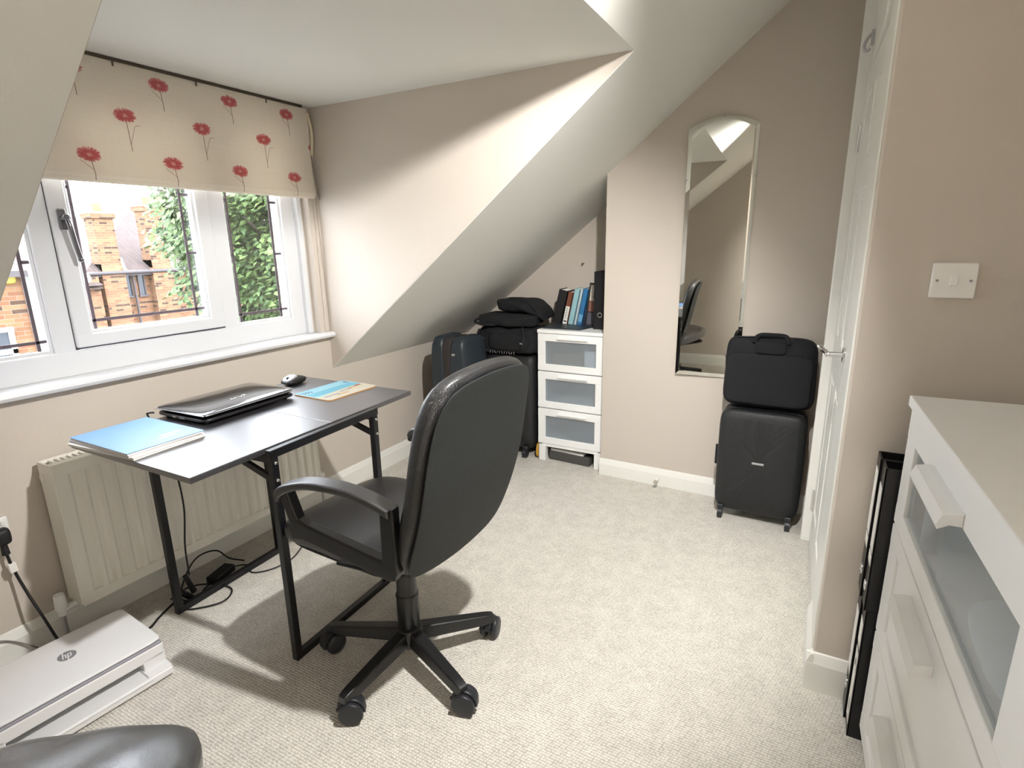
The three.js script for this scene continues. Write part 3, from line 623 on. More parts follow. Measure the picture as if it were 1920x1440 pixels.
// ---------- printer ----------
{
  const p = thing('printer', 'white flatbed printer with a round lid emblem on the carpet by the radiator', 'printer', [-1.858, 0, -0.86], -0.08);
  // local: x 0 is the front edge of the lid, negative towards the wall; z 0 is the far end, positive towards the viewer
  const D = 0.3, W = 0.46;
  mesh('lid', [softBox(D / 2, W / 2, 0.008, 20, 4).rotateX(-Math.PI / 2).translate(-D / 2, 0.124, W / 2)], M.printer, p);
  mesh('lid_seam', bx(-D + 0.006, 0.002, 0.108, 0.118, 0.004, W - 0.004, 0.003), M.printerGrey, p, 'grey seam under the lid');
  mesh('body', [bx(-D, 0.004, 0.066, 0.11, 0, W, 0.006), bx(-D, -0.05, 0.01, 0.07, 0, W, 0.004), bx(-0.08, 0.004, 0.03, 0.08, 0, 0.07, 0.004), bx(-0.08, 0.004, 0.03, 0.08, W - 0.03, W, 0.004)], M.printer, p);
  mesh('paper_slot', bx(-0.055, -0.048, 0.036, 0.068, 0.07, W - 0.03, 0), M.slotDark, p, 'dark output slot');
  mesh('paper_tray', [bx(-0.05, 0.048, 0.006, 0.034, 0, W, 0.006), bx(-0.05, 0.04, 0.03, 0.04, 0, 0.075, 0.003), bx(0.046, 0.051, 0.026, 0.032, 0.06, W - 0.03, 0.002)], M.printer, p);
  for (const [x, z] of [[-0.26, 0.04], [-0.26, 0.42], [-0.03, 0.04], [-0.03, 0.42]]) mesh('rubber_foot', at(cyl(0.012, 0.012, 0.01, 12), x, 0.005, z), M.plasticMatt, p);
  mesh('button', bx(-0.13, -0.1, 0.1295, 0.133, W - 0.05, W - 0.02, 0.002), M.printer, p);
  const hp = own(std(0xffffff, 0.5, { map: canvasTex(256, 256, (g, w, h) => {
    g.fillStyle = '#87888c'; g.fillRect(0, 0, w, h); g.strokeStyle = '#e9e9ea'; g.lineWidth = 17; g.lineCap = 'butt';
    const sk = (x, y) => [x + (128 - y) * 0.27, y];
    const line = (pts) => { g.beginPath(); pts.forEach(([x, y], i) => { const q = sk(x, y); i ? g.lineTo(...q) : g.moveTo(...q); }); g.stroke(); };
    line([[72, 0], [72, 188]]); line([[72, 88], [106, 88], [112, 98], [112, 188]]);
    line([[142, 256], [142, 80]]); line([[142, 88], [176, 88], [184, 98], [184, 170], [176, 180], [142, 180]]);
  }) }));
  const disc = new THREE.CylinderGeometry(0.0255, 0.0255, 0.0008, 40); const q = disc.attributes.position;
  for (let i = 0; i < q.count; i++) disc.attributes.uv.setXY(i, 0.5 - q.getZ(i) / 0.051, 0.5 - q.getX(i) / 0.051);
  mesh('emblem', disc.translate(-0.165, 0.1324, 0.215), hp, p, 'round grey lid emblem with two letters');
}

// ---------- office chair ----------
{
  const c = thing('office_chair', 'black leather swivel office chair with arms, drawn up to the desk', 'office chair', [-1.125, 0, -1.285], -0.05);
  // local: faces -x
  const taper = (r0, r1, w0, w1, y0, y1, h0, h1) => { // leg of the base along +x
    const g = rb(1, 1, 1, 0.16, 4), p = g.attributes.position;
    for (let i = 0; i < p.count; i++) {
      const t = p.getX(i) + 0.5, w = w0 + (w1 - w0) * t, h = h0 + (h1 - h0) * t, y = y0 + (y1 - y0) * t;
      const ny = p.getY(i) + 0.5;
      p.setXYZ(i, r0 + (r1 - r0) * t, y + (p.getY(i)) * h, p.getZ(i) * w * (1 - 0.25 * ny));
    }
    g.computeVertexNormals(); return g;
  };
  const lg = taper(0.015, 0.31, 0.062, 0.044, 0.118, 0.083, 0.05, 0.034);
  const wheel = lathe([[0, -0.012], [0.018, -0.012], [0.03, -0.009], [0.0335, -0.003], [0.0335, 0.005], [0.03, 0.009], [0, 0.01]], 28).rotateX(Math.PI / 2);
  for (let k = 0; k < 5; k++) {
    const a = [17, 90, 162, 225, 306][k] * Math.PI / 180;
    const l = mesh('base_leg', lg.clone(), M.plastic, c); l.rotation.y = -a;
    const cs = mesh('caster', [wheel.clone().translate(0.012, 0.034, 0.017), wheel.clone().translate(0.012, 0.034, -0.017),
      at(cyl(0.008, 0.008, 0.03, 12), 0, 0.062, 0), (() => { const s = new THREE.Shape(); s.absarc(0.012, 0.034, 0.038, -0.2, Math.PI * 0.95); s.lineTo(-0.026, 0.045); return extrude(s, 0.02, 0.003).translate(0, 0, -0.01); })()], M.plasticGrey, l);
    cs.position.set(0.292, 0, 0); cs.scale.set(1.12, 1.12, 1.2); cs.rotation.y = [0.6, 2.2, 1.2, -0.5, 0.9][k];
  }
  mesh('hub', lathe([[0, 0.07], [0.036, 0.07], [0.05, 0.085], [0.05, 0.125], [0.04, 0.148], [0, 0.15]], 32), M.plastic, c);
  mesh('column', lathe([[0, 0.14], [0.037, 0.14], [0.0375, 0.26], [0.0385, 0.262], [0.0385, 0.272], [0.034, 0.274], [0.034, 0.34], [0.035, 0.342], [0.035, 0.35], [0.0315, 0.352], [0.0315, 0.46], [0, 0.46]], 32), M.plastic, c);
  mesh('tilt_mechanism', [bx(-0.07, 0.1, 0.44, 0.475, -0.06, 0.06, 0.01, 3)], M.plasticMatt, c);
  mesh('seat', softBox(0.265, 0.25, 0.05, 5, 3.2, (p) => {
    const t = (p.x + 0.265) / 0.53;
    p.z += -0.03 * Math.pow(Math.max(0, 1 - t * 2.2), 2) - 0.016 * (1 - Math.pow(p.y / 0.25, 2)) * (p.z > 0 ? 1 : 0) * Math.sin(Math.PI * t) - 0.03 * (t - 0.5);
    p.y *= 1 - 0.06 * t;
  }).rotateX(-Math.PI / 2).translate(-0.1, 0.522, -0.012), M.leather, c);
  mesh('seat_pan', softBox(0.26, 0.22, 0.012, 6, 4).rotateX(-Math.PI / 2).translate(-0.09, 0.478, -0.012), M.plasticMatt, c);
  // back: local outline in (z, y), leaning away from the desk
  const lean = (p, off) => { // p.x across, p.y along the height -1..1, p.z depth (positive = rear)
    const t = p.y, hw = 0.258 * (1 - 0.14 * Math.pow(Math.max(0, t + 0.1) / 1.1, 2.6) - 0.02 * Math.max(0, -t));
    const bulge = t < 0 ? -0.03 * (1 - p.x * p.x) * Math.pow(-t, 3) : 0.035 * (1 - p.x * p.x) * Math.pow(t, 3);
    const y = 0.782 + t * 0.285 + bulge, rear = 0.18 + (y - 0.54) * 0.3 + 0.012 * Math.cos((t + 0.3) * 2.6) - 0.012 * p.x * p.x;
    const dep = p.z + off;
    p.set(rear + dep * 0.97, y - dep * 0.25, -p.x * hw - 0.032);
  };
  mesh('back_cushion', softBox(1, 1, 0.043, 9, 3.4, (p) => lean(p, 0), 96, 30), M.leather, c);
  mesh('back_panel', softBox(0.965, 0.972, 0.005, 9, 4, (p) => lean(p, 0.0395), 96, 30), M.backCloth, c, 'matt black rear panel of the backrest');
  mesh('back_bracket', [bar([0.02, 0.43, 0], [0.13, 0.43, 0], 0.07, 0.02, 0.005), bar([0.125, 0.425, 0], [0.19, 0.6, 0], 0.07, 0.016, 0.005)], M.plasticMatt, c);
  for (const s of [1, -1]) {
    const a = new THREE.Group(); a.name = 'armrest'; a.position.set(-0.002, 0.042, s * 0.262 - 0.008); a.rotation.y = s * 0.16; c.add(a);
    // pad: swept along an arch
    const P = [[-0.21, 0.672], [-0.2, 0.69], [-0.17, 0.708], [-0.1, 0.727], [-0.02, 0.732], [0.06, 0.726], [0.13, 0.71], [0.19, 0.688]], Q = P.map(([x, y]) => [x + (x < -0.15 ? 0.014 : 0), y - 0.024]).reverse();
    const sh = (pts) => { const c2 = new THREE.SplineCurve(pts.map(([x, y]) => new THREE.Vector2(x, y))); return c2.getPoints(30).map((v) => [v.x, v.y]); };
    mesh('arm_pad', extrude([...sh(P), ...sh(Q)], 0.056, 0.008, [], 4).translate(0, 0, -0.028), M.armPad, a);
    const fr = extrude([[0.2, 0.69], [0.155, 0.69], [0.152, 0.528], [-0.105, 0.588], [-0.135, 0.6], [-0.165, 0.69], [-0.2, 0.69], [-0.165, 0.575], [-0.175, 0.56], [-0.165, 0.53], [-0.12, 0.535], [0.15, 0.472], [0.175, 0.466], [0.192, 0.472], [0.2, 0.492]], 0.036, 0.006, [], 3).translate(0, 0, -0.018);
    mesh('arm_frame', fr, M.plastic, a);
    mesh('arm_mount', bx(-0.02, 0.1, 0.47, 0.48, s > 0 ? -0.1 : -0.005, s > 0 ? 0.005 : 0.1, 0.004), M.plasticMatt, a);
  }
}
// second chair, close to the camera
{
  const c = thing('lounge_chair', 'padded black leather chair seat in the bottom left corner, beside the printer', 'chair', [-1.1, 0, -0.225], 0.66);
  // local: faces +x; front right corner near the frame
  mesh('seat', softBox(0.26, 0.25, 0.055, 3.4, 4.2, (p) => { p.z += 0.003 * Math.sin(p.x * 40) * Math.cos(p.y * 31); }).rotateX(-Math.PI / 2).rotateX(-0.21).translate(0.0, 0.452, 0), M.leatherGloss, c);
  mesh('seat_base', softBox(0.22, 0.21, 0.02, 5, 4).rotateX(-Math.PI / 2).translate(0, 0.395, 0), M.plasticMatt, c);
  mesh('backrest', softBox(0.23, 0.24, 0.05, 4, 2.8).rotateY(Math.PI / 2).rotateZ(0.2).translate(-0.29, 0.78, 0), M.leatherGloss, c);
  mesh('back_bracket', bar([-0.15, 0.4, 0], [-0.3, 0.6, 0], 0.07, 0.02, 0.004), M.plasticMatt, c);
  mesh('column', [at(cyl(0.03, 0.03, 0.3, 20), 0, 0.24, 0)], M.plastic, c);
  for (let k = 0; k < 5; k++) { const l = mesh('base_leg', [bar([0.02, 0.1, 0], [0.28, 0.07, 0], 0.045, 0.035, 0.008), at(cyl(0.03, 0.03, 0.04, 18), 0.27, 0.03, 0, Math.PI / 2)], M.plastic, c); l.rotation.y = 0.3 + k * 1.2566; }
}

// ---------- corner chest ----------
function handleBar(p, L, mat) { return mesh('handle', extrude([[0, 0], [0.026, 0.004], [0.03, 0.014], [0.024, 0.02], [0, 0.02]], L, 0.002).translate(0, 0, -L / 2), mat, p); }
{
  const c = thing('small_chest', 'narrow white three-drawer chest with frosted fronts in the alcove', 'chest of drawers', [-1.322, 0, -3.17], 0);
  // local: z 0 is the drawer face, -z into the alcove
  const w = 0.445, h = 0.884, dp = 0.42, a = w / 2;
  mesh('top', bx(-a, a, h - 0.022, h, -dp, 0.008, 0.003), M.cabinetWhite, c);
  mesh('side_panel', bx(-a + 0.002, -a + 0.02, 0.1, h - 0.022, -dp, -0.02, 0.002), M.cabinetWhite, c);
  mesh('side_panel', bx(a - 0.02, a - 0.002, 0.1, h - 0.022, -dp, -0.02, 0.002), M.cabinetWhite, c);
  mesh('back_panel', bx(-a + 0.02, a - 0.02, 0.1, h - 0.022, -dp, -dp + 0.006, 0), M.cabinetWhite, c);
  mesh('plinth_rail', bx(-a + 0.03, a - 0.03, 0.1, 0.124, -0.05, -0.006, 0.002), M.cabinetWhite, c);
  for (const sx of [-1, 1]) for (const z of [-0.024, -dp + 0.024]) mesh('foot', bx(sx * (a - 0.004), sx * (a - 0.052), 0, 0.112, z - 0.022, z + 0.022, 0.003), M.cabinetWhite, c);
  const ys = [[0.618, 0.86], [0.37, 0.612], [0.122, 0.364]];
  ys.forEach(([y0, y1]) => {
    const d = mesh('drawer', [bx(-a, a, y1 - 0.05, y1, -0.018, 0, 0.003), bx(-a, a, y0, y0 + 0.045, -0.018, 0, 0.003), bx(-a + 0.0004, -a + 0.052, y0 + 0.0005, y1 - 0.0005, -0.0175, -0.0005, 0.003), bx(a - 0.052, a - 0.0004, y0 + 0.0005, y1 - 0.0005, -0.0175, -0.0005, 0.003),
      bx(-a + 0.03, a - 0.03, y0 + 0.012, y0 + 0.02, -dp + 0.03, -0.018, 0), bx(-a + 0.026, -a + 0.036, y0 + 0.012, y1 - 0.09, -dp + 0.03, -0.018, 0), bx(a - 0.036, a - 0.026, y0 + 0.012, y1 - 0.09, -dp + 0.03, -0.018, 0)], M.cabinetWhite, c);
    mesh('frosted_panel', bx(-a + 0.048, a - 0.048, y0 + 0.042, y1 - 0.047, -0.013, -0.009, 0), M.frost, d, 'frosted panel of the drawer');
    const hb = extrude([[0, 0], [0.016, 0.003], [0.018, 0.01], [0.014, 0.015], [0, 0.015]], 0.2, 0.002).translate(0, 0, -0.1).rotateY(-Math.PI / 2).translate(0.02, y1 - 0.036, 0);
    mesh('handle', hb, M.cabinetWhite, d);
  });
  // what shows through the fronts
  const k1 = tag(mesh('picture_card', bx(-1.235, -1.165, 0.652, 0.76, -3.2, -3.196, 0.001), M.paper), 'white card seen through the top frosted drawer of the small chest', 'card'); k1.userData.label = 'white card showing through the top frosted drawer of the alcove chest';
  tag(mesh('paper_stack', bx(-1.44, -1.19, 0.392, 0.425, -3.48, -3.22, 0.002), M.paper), 'stack of paper showing through the middle frosted drawer of the alcove chest', 'paper');
  tag(mesh('storage_tin', bx(-1.47, -1.27, 0.64, 0.72, -3.4, -3.23, 0.01), std(0xb9a78a, 0.7)), 'tan box showing through the top frosted drawer of the alcove chest', 'box');
  tag(mesh('folded_cloth', at(softBox(0.12, 0.08, 0.035, 3, 2.4).rotateX(-Math.PI / 2), -1.27, 0.18, -3.31), std(0x8e949c, 0.9)), 'grey folded cloth showing through the bottom frosted drawer of the alcove chest', 'cloth');
  const m = mesh('desk_mat', extrude([[-1.53, 3.21], [-1.275, 3.215], [-1.235, 3.4], [-1.53, 3.42]], 0.006, 0.001).rotateX(-Math.PI / 2).translate(0, h, 0), M.caseBlue);
  tag(m, 'flat dark blue mat lying on top of the alcove chest', 'mat');
  const bxu = thing('storage_box', 'low dark grey box with a white lid under the alcove chest', 'box', [-1.33, 0, -3.28], -0.06);
  mesh('box', rb(0.29, 0.058, 0.16, 0.004).translate(0, 0.029, 0), std(0x4e4d4a, 0.9), bxu);
  mesh('lid', rb(0.24, 0.014, 0.14, 0.003).translate(-0.02, 0.066, 0), M.paper, bxu);
}
// books and files on the chest
const BY = 0.884;
function book(label, x, z, w, h, d, leanA, color, o = {}) {
  const b = thing('book', label, 'book', [x, BY, z], 0.06, 'books standing on the alcove chest');
  const q = (g) => at(g, 0, 0, 0, 0, 0, -leanA);
  const lift = Math.max(0, Math.sin(leanA) * w);
  b.position.y += lift + 0.0005;
  mesh('cover', [q(bx(0, 0.003, 0, h, -d, 0, 0.001)), q(bx(w - 0.003, w, 0, h, -d, 0, 0.001)), q(bx(0, w, 0, h, -0.003, 0, 0.001))], std(color, 0.6), b);
  mesh('pages', q(bx(0.003, w - 0.003, 0.004, h - 0.005, -d + 0.004, -0.003, 0)), M.paper, b);
  if (o.band) mesh('spine_label', q(bx(0.001, w - 0.001, o.band[0], o.band[1], -0.0005, 0.0012, 0)), o.mat || std(o.bandColor, 0.6), b);
  return b;
}
const spineMat = own(std(0xffffff, 0.6, { map: canvasTex(64, 256, (g, w, h) => { g.fillStyle = '#efeee8'; g.fillRect(0, 0, w, h); g.fillStyle = '#55524e'; for (let i = 0; i < 9; i++) g.fillRect(14 + (i % 2) * 14, 20 + i * 19, 16, 10); g.fillStyle = '#1d1d20'; g.fillRect(8, 205, 46, 18); }) }));
book('thick black book leaning at the left of the row on the alcove chest', -1.555, -3.42, 0.058, 0.225, 0.15, 0.22, 0x1b1a1a);
book('brown book with a white lower spine beside the thick black book', -1.482, -3.42, 0.03, 0.215, 0.14, 0.2, 0x7c4a34, { band: [0.0, 0.12], mat: spineMat });
book('pale aqua book standing fourth from the black file', -1.442, -3.42, 0.034, 0.235, 0.15, 0.2, 0x9cc6cf);
book('white and blue thin book leaning between the aqua and blue books', -1.400, -3.42, 0.014, 0.24, 0.15, 0.2, 0xc5d8de);
book('bright blue book leaning in the middle of the row', -1.378, -3.42, 0.03, 0.238, 0.15, 0.19, 0x2f78ad, { band: [0.02, 0.07], bandColor: 0x6fa9cf });
book('thin navy book leaning beside the picture frame', -1.341, -3.42, 0.014, 0.12, 0.12, 0.17, 0x22304f);
{
  const f = thing('framed_picture', 'dark-edged picture frame leaning behind the black file on the alcove chest', 'picture frame', [-1.325, BY, -3.42], 0.06);
  const q = (g) => at(g, 0, 0, 0, -0.05, 0, -0.1);
  mesh('frame', [q(bx(0, 0.09, 0, 0.012, -0.012, 0, 0.002)), q(bx(0, 0.09, 0.268, 0.28, -0.012, 0, 0.002)), q(bx(0, 0.01, 0, 0.28, -0.012, 0, 0.002)), q(bx(0.08, 0.09, 0, 0.28, -0.012, 0, 0.002)), q(bx(0.01, 0.08, 0.09, 0.097, -0.01, 0, 0))], std(0x2c2926, 0.6), f);
  mesh('picture', [q(bx(0.01, 0.08, 0.095, 0.27, -0.01, -0.006, 0))], own(std(0xffffff, 0.5, { map: canvasTex(32, 64, (g) => { g.fillStyle = '#d8d2c6'; g.fillRect(0, 0, 32, 64); g.fillStyle = '#8d6250'; g.fillRect(0, 38, 32, 26); g.fillStyle = '#77736d'; g.fillRect(10, 6, 10, 26); }) })), f);
  mesh('lower_mount', q(bx(0.01, 0.08, 0.01, 0.09, -0.01, -0.006, 0)), std(0x5a5a66, 0.6), f);
}
function binder(label, pos, turn, w, h, d, color, o = {}) { // spine faces +z
  const b = thing('ring_binder', label, 'binder', pos, turn, o.group);
  const m = phys(color, 0.35);
  mesh('cover', [bx(-w / 2, -w / 2 + 0.004, 0, h, -d, 0, 0.0015), bx(w / 2 - 0.004, w / 2, 0, h, -d, 0, 0.0015), bx(-w / 2, w / 2, 0, h, -0.005, 0, 0.0015)], m, b);
  mesh('pages', bx(-w / 2 + 0.006, w / 2 - 0.006, 0.008, h - 0.05, -d + 0.01, -0.01, 0), M.paper, b);
  if (o.ring !== undefined) { mesh('finger_ring', at(new THREE.TorusGeometry(0.0135, 0.003, 10, 28), 0, o.ring, 0.001), M.chrome, b); mesh('finger_hole', at(cyl(0.0115, 0.0115, 0.001, 20), 0, o.ring, 0.0004, Math.PI / 2), std(0x050506, 0.8), b); }
  for (const [y0, y1, mt] of o.labels || []) mesh('spine_label', bx(-w / 2 + 0.008, w / 2 - 0.008, y0, y1, -0.001, 0.0012, 0), mt || M.paper, b);
  return b;
}
binder('black lever arch file with a chrome finger ring, standing on the alcove chest', [-1.178, BY, -3.3], 0.03, 0.082, 0.355, 0.26, 0x17171a, { ring: 0.09 });
binder('dark red ring binder between the black file and the wall corner', [-1.117, BY, -3.32], 0.02, 0.034, 0.36, 0.24, 0x5e1730);
// black files stacked beside the big chest: two above two, spines to the room
{
  const white = M.paper;
  const mark = own(std(0xffffff, 0.6, { map: canvasTex(64, 256, (g, w, h) => { g.fillStyle = '#f0efe9'; g.fillRect(0, 0, w, h); g.fillStyle = '#77777c'; g.beginPath(); g.ellipse(36, 200, 8, 26, 0, 0, 6.3); g.fill(); g.fillStyle = '#222'; g.fillRect(22, 30, 18, 26); }) }));
  const mk = (label, z, y, x, labels, ring) => { const b = binder(label, [x, y, z], -Math.PI / 2, 0.068, 0.42, 0.3, 0x111014, { labels, ring }); return b; };
  mk('black file at the bottom of the stack beside the chest, nearest the drawers', -1.664, 0, 0.206, [[0.035, 0.27, mark], [0.29, 0.37, white]]);
  mk('black file at the bottom of the stack by the tan wall, white spine label', -1.735, 0, 0.2, [[0.2, 0.36, white], [0.15, 0.19, white]], 0.1);
  mk('black file on top of the stack beside the chest, nearest the drawers', -1.664, 0.421, 0.2, [[0.17, 0.36, white], [0.13, 0.16, white]], 0.06);
  mk('black file on top of the stack by the tan wall, long white spine label', -1.735, 0.421, 0.194, [[0.19, 0.38, white], [0.15, 0.18, white]], 0.07);
}

// ---------- big chest of drawers ----------
{
  const c = thing('chest_of_drawers', 'large white chest of drawers with a frosted top drawer at the right', 'chest of drawers', [0.229, 0, -1.6], -0.045 + Math.PI / 2 * 0);
  // local: x 0 is the drawer face (room side is -x), z 0 the far end, +z towards the viewer
  c.rotation.y = 0.045;
  const L = 0.86, H = 1.046, D = 0.44;
  mesh('top', bx(-0.008, D, H - 0.026, H, -0.004, L + 0.004, 0.003), M.cabinetWhite, c);
  mesh('side_panel', bx(0.02, D, 0, H - 0.026, 0, 0.02, 0.002), M.cabinetWhite, c);
  mesh('side_panel', bx(0.02, D, 0, H - 0.026, L - 0.02, L, 0.002), M.cabinetWhite, c);
  mesh('back_panel', bx(D - 0.008, D, 0.06, H - 0.026, 0.02, L - 0.02, 0), M.cabinetWhite, c);
  mesh('plinth', bx(0.02, 0.04, 0, 0.07, 0.02, L - 0.02, 0.002), M.cabinetWhite, c);
  const drawer = (y0, y1, top) => {
    const fx = 0.018, st = 0.088, rl = 0.05;
    const d = mesh('drawer', [bx(0, fx, y1 - (top ? 0.072 : rl), y1, 0, L, 0.003), bx(0, fx, y0, y0 + rl, 0, L, 0.003), bx(0.0005, fx - 0.0005, y0 + 0.0005, y1 - 0.0005, 0.0004, st, 0.003), bx(0.0005, fx - 0.0005, y0 + 0.0005, y1 - 0.0005, L - st, L - 0.0004, 0.003),
      bx(fx, D - 0.05, y0 + 0.02, y0 + 0.03, 0.03, L - 0.03, 0), bx(fx, D - 0.05, y0 + 0.02, y1 - 0.12, 0.03, 0.042, 0), bx(fx, D - 0.05, y0 + 0.02, y1 - 0.12, L - 0.042, L - 0.03, 0)], M.cabinetWhite, c);
    if (top) mesh('frosted_panel', bx(0.009, 0.013, y0 + rl - 0.004, y1 - 0.068, st - 0.004, L - st + 0.004, 0), M.frostLarge, d, 'frosted panel of the top drawer');
    else mesh('drawer_panel', bx(0.008, 0.014, y0 + rl - 0.004, y1 - rl + 0.004, st - 0.004, L - st + 0.004, 0), M.cabinetWhite, d);
    const hb = extrude([[0, -0.004], [0.018, -0.004], [0.034, -0.014], [0.038, -0.004], [0.03, 0.016], [0.012, 0.02], [0, 0.02]], 0.235, 0.002);
    hb.applyMatrix4(new THREE.Matrix4().makeBasis(V(-1, 0, 0), V(0, 1, 0), V(0, 0, -1)).setPosition(V(0, y1 - (top ? 0.065 : 0.06), 0.39 + 0.1175)));
    mesh('handle', hb, M.cabinetWhite, d);
  };
  drawer(0.716, 1.016, true); drawer(0.396, 0.71, false); drawer(0.076, 0.39, false);
  tag(mesh('glass_jar', lathe([[0, 0], [0.05, 0], [0.055, 0.02], [0.055, 0.12], [0.045, 0.14], [0, 0.142]], 28).translate(0.315, 0.752, -1.24), std(0x4f6f80, 0.4)), 'blue-grey jar showing through the frosted top drawer of the large chest', 'jar');
  tag(mesh('cream_bottle', lathe([[0, 0], [0.012, 0], [0.014, 0.01], [0.014, 0.15], [0.008, 0.17], [0, 0.17]], 20).translate(0.268, 0.752, -1.4), M.paper), 'slim white bottle showing through the frosted top drawer of the large chest', 'bottle');
  tag(mesh('folded_towel', at(softBox(0.1, 0.16, 0.03, 3, 2.4).rotateX(-Math.PI / 2), 0.375, 0.79, -1.0), std(0xb7bfc4, 0.9)), 'pale folded towel showing through the frosted top drawer of the large chest', 'towel');
}

// ---------- luggage ----------
function spinner(p, x, z, k = 1) { // small swivel wheel
  mesh('wheel', [at(cyl(0.02, 0.02, 0.016, 20), x, 0.02, z + 0.01, Math.PI / 2 * 0, 0, Math.PI / 2), at(rb(0.024, 0.02, 0.03, 0.005), x, 0.044, z), at(cyl(0.008, 0.008, 0.018, 12), x, 0.02, z + 0.01, 0, 0, Math.PI / 2)].map((g) => g.translate(-x, 0, -z).scale(k, k, k).translate(x, 0, z)), M.plasticGrey, p);
}
{
  const s = thing('cabin_suitcase', 'dark grey hard-shell suitcase standing by the door, silver badge on its front', 'suitcase', [-0.175, 0, -2.955], -0.02);
  const w = 0.2, h = 0.272, d = 0.1;
  const rib = (p) => { const q = Math.abs(p.x) / w; if (p.z > 0.045 && q < 0.78) { const t = (p.x + w) / 0.052; p.z -= 0.0045 * Math.pow(Math.abs(Math.sin(t * Math.PI)), 10) ; } if (p.z > 0 && q > 0.78) p.z -= 0.012 * (q - 0.78) / 0.22; };
  mesh('front_shell', softBox(w, h, d * 0.48, 9, 4.5, (p) => { rib(p); p.z += 0.052; }, 160, 24).translate(0, 0.32, 0), M.caseBlack, s);
  mesh('rear_shell', softBox(w, h, d * 0.48, 9, 4.5, (p) => { p.z -= 0.052; }, 96, 20).translate(0, 0.32, 0), M.caseBlack, s);
  mesh('zip_band', softBox(w * 0.985, h * 0.99, 0.02, 9, 8, null, 96, 12).translate(0, 0.32, 0), M.plasticMatt, s);
  mesh('badge', rb(0.055, 0.011, 0.004, 0.002).translate(0.0, 0.33, 0.101), M.silver, s, 'silver badge');
  mesh('groove', [bx(-0.0055, -0.004, 0.12, 0.56, 0.0985, 0.1002, 0), bx(-0.052, -0.0505, 0.12, 0.56, 0.0985, 0.1002, 0)], M.plasticGrey, s);
  mesh('side_handle', [bar([-w - 0.006, 0.27, 0.03], [-w - 0.006, 0.38, 0.03], 0.018, 0.008, 0.004)], M.plasticMatt, s);
  for (const x of [-0.16, 0.16]) for (const z of [-0.07, 0.075]) spinner(s, x, z, 1.35);
}
{
  const b = thing('laptop_bag', 'black fabric laptop bag with a carry handle, standing on the suitcase by the door', 'bag', [-0.172, 0.596, -2.965], -0.03);
  const tilt = (g) => g.rotateX(-0.04);
  mesh('body', tilt(softBox(0.212, 0.176, 0.066, 7, 3, (p) => { p.x *= 1 - 0.05 * (p.y / 0.176 + 1) * 0.5; p.y += 0.004 * Math.sin(p.x * 14); }).translate(0, 0.178, 0)), M.nylon, b);
  mesh('front_pocket', tilt(softBox(0.19, 0.125, 0.014, 8, 3).translate(0, 0.15, 0.062)), M.nylon, b);
  mesh('zip', tilt(tube([[-0.195, 0.12, 0.02], [-0.203, 0.25, 0.02], [-0.185, 0.338, 0.02], [-0.1, 0.352, 0.02], [0.1, 0.352, 0.02], [0.18, 0.335, 0.02], [0.2, 0.25, 0.02]], 0.004, 60, 6)), M.plasticMatt, b);
  mesh('handle', tilt(tube([[-0.075, 0.325, 0.05], [-0.07, 0.352, 0.035], [-0.055, 0.362, 0.022], [0, 0.365, 0.02], [0.055, 0.362, 0.022], [0.07, 0.352, 0.035], [0.075, 0.325, 0.05]], 0.012, 40, 8)), M.nylonSoft, b);
  mesh('handle_flap', [tilt(softBox(0.07, 0.03, 0.012, 5, 3).translate(0, 0.31, 0.066))], M.nylonSoft, b);
  mesh('zip_pull', tilt(at(rb(0.006, 0.028, 0.004, 0.002), -0.212, 0.255, 0.026, 0, 0, 0.3)), M.chrome, b);
}
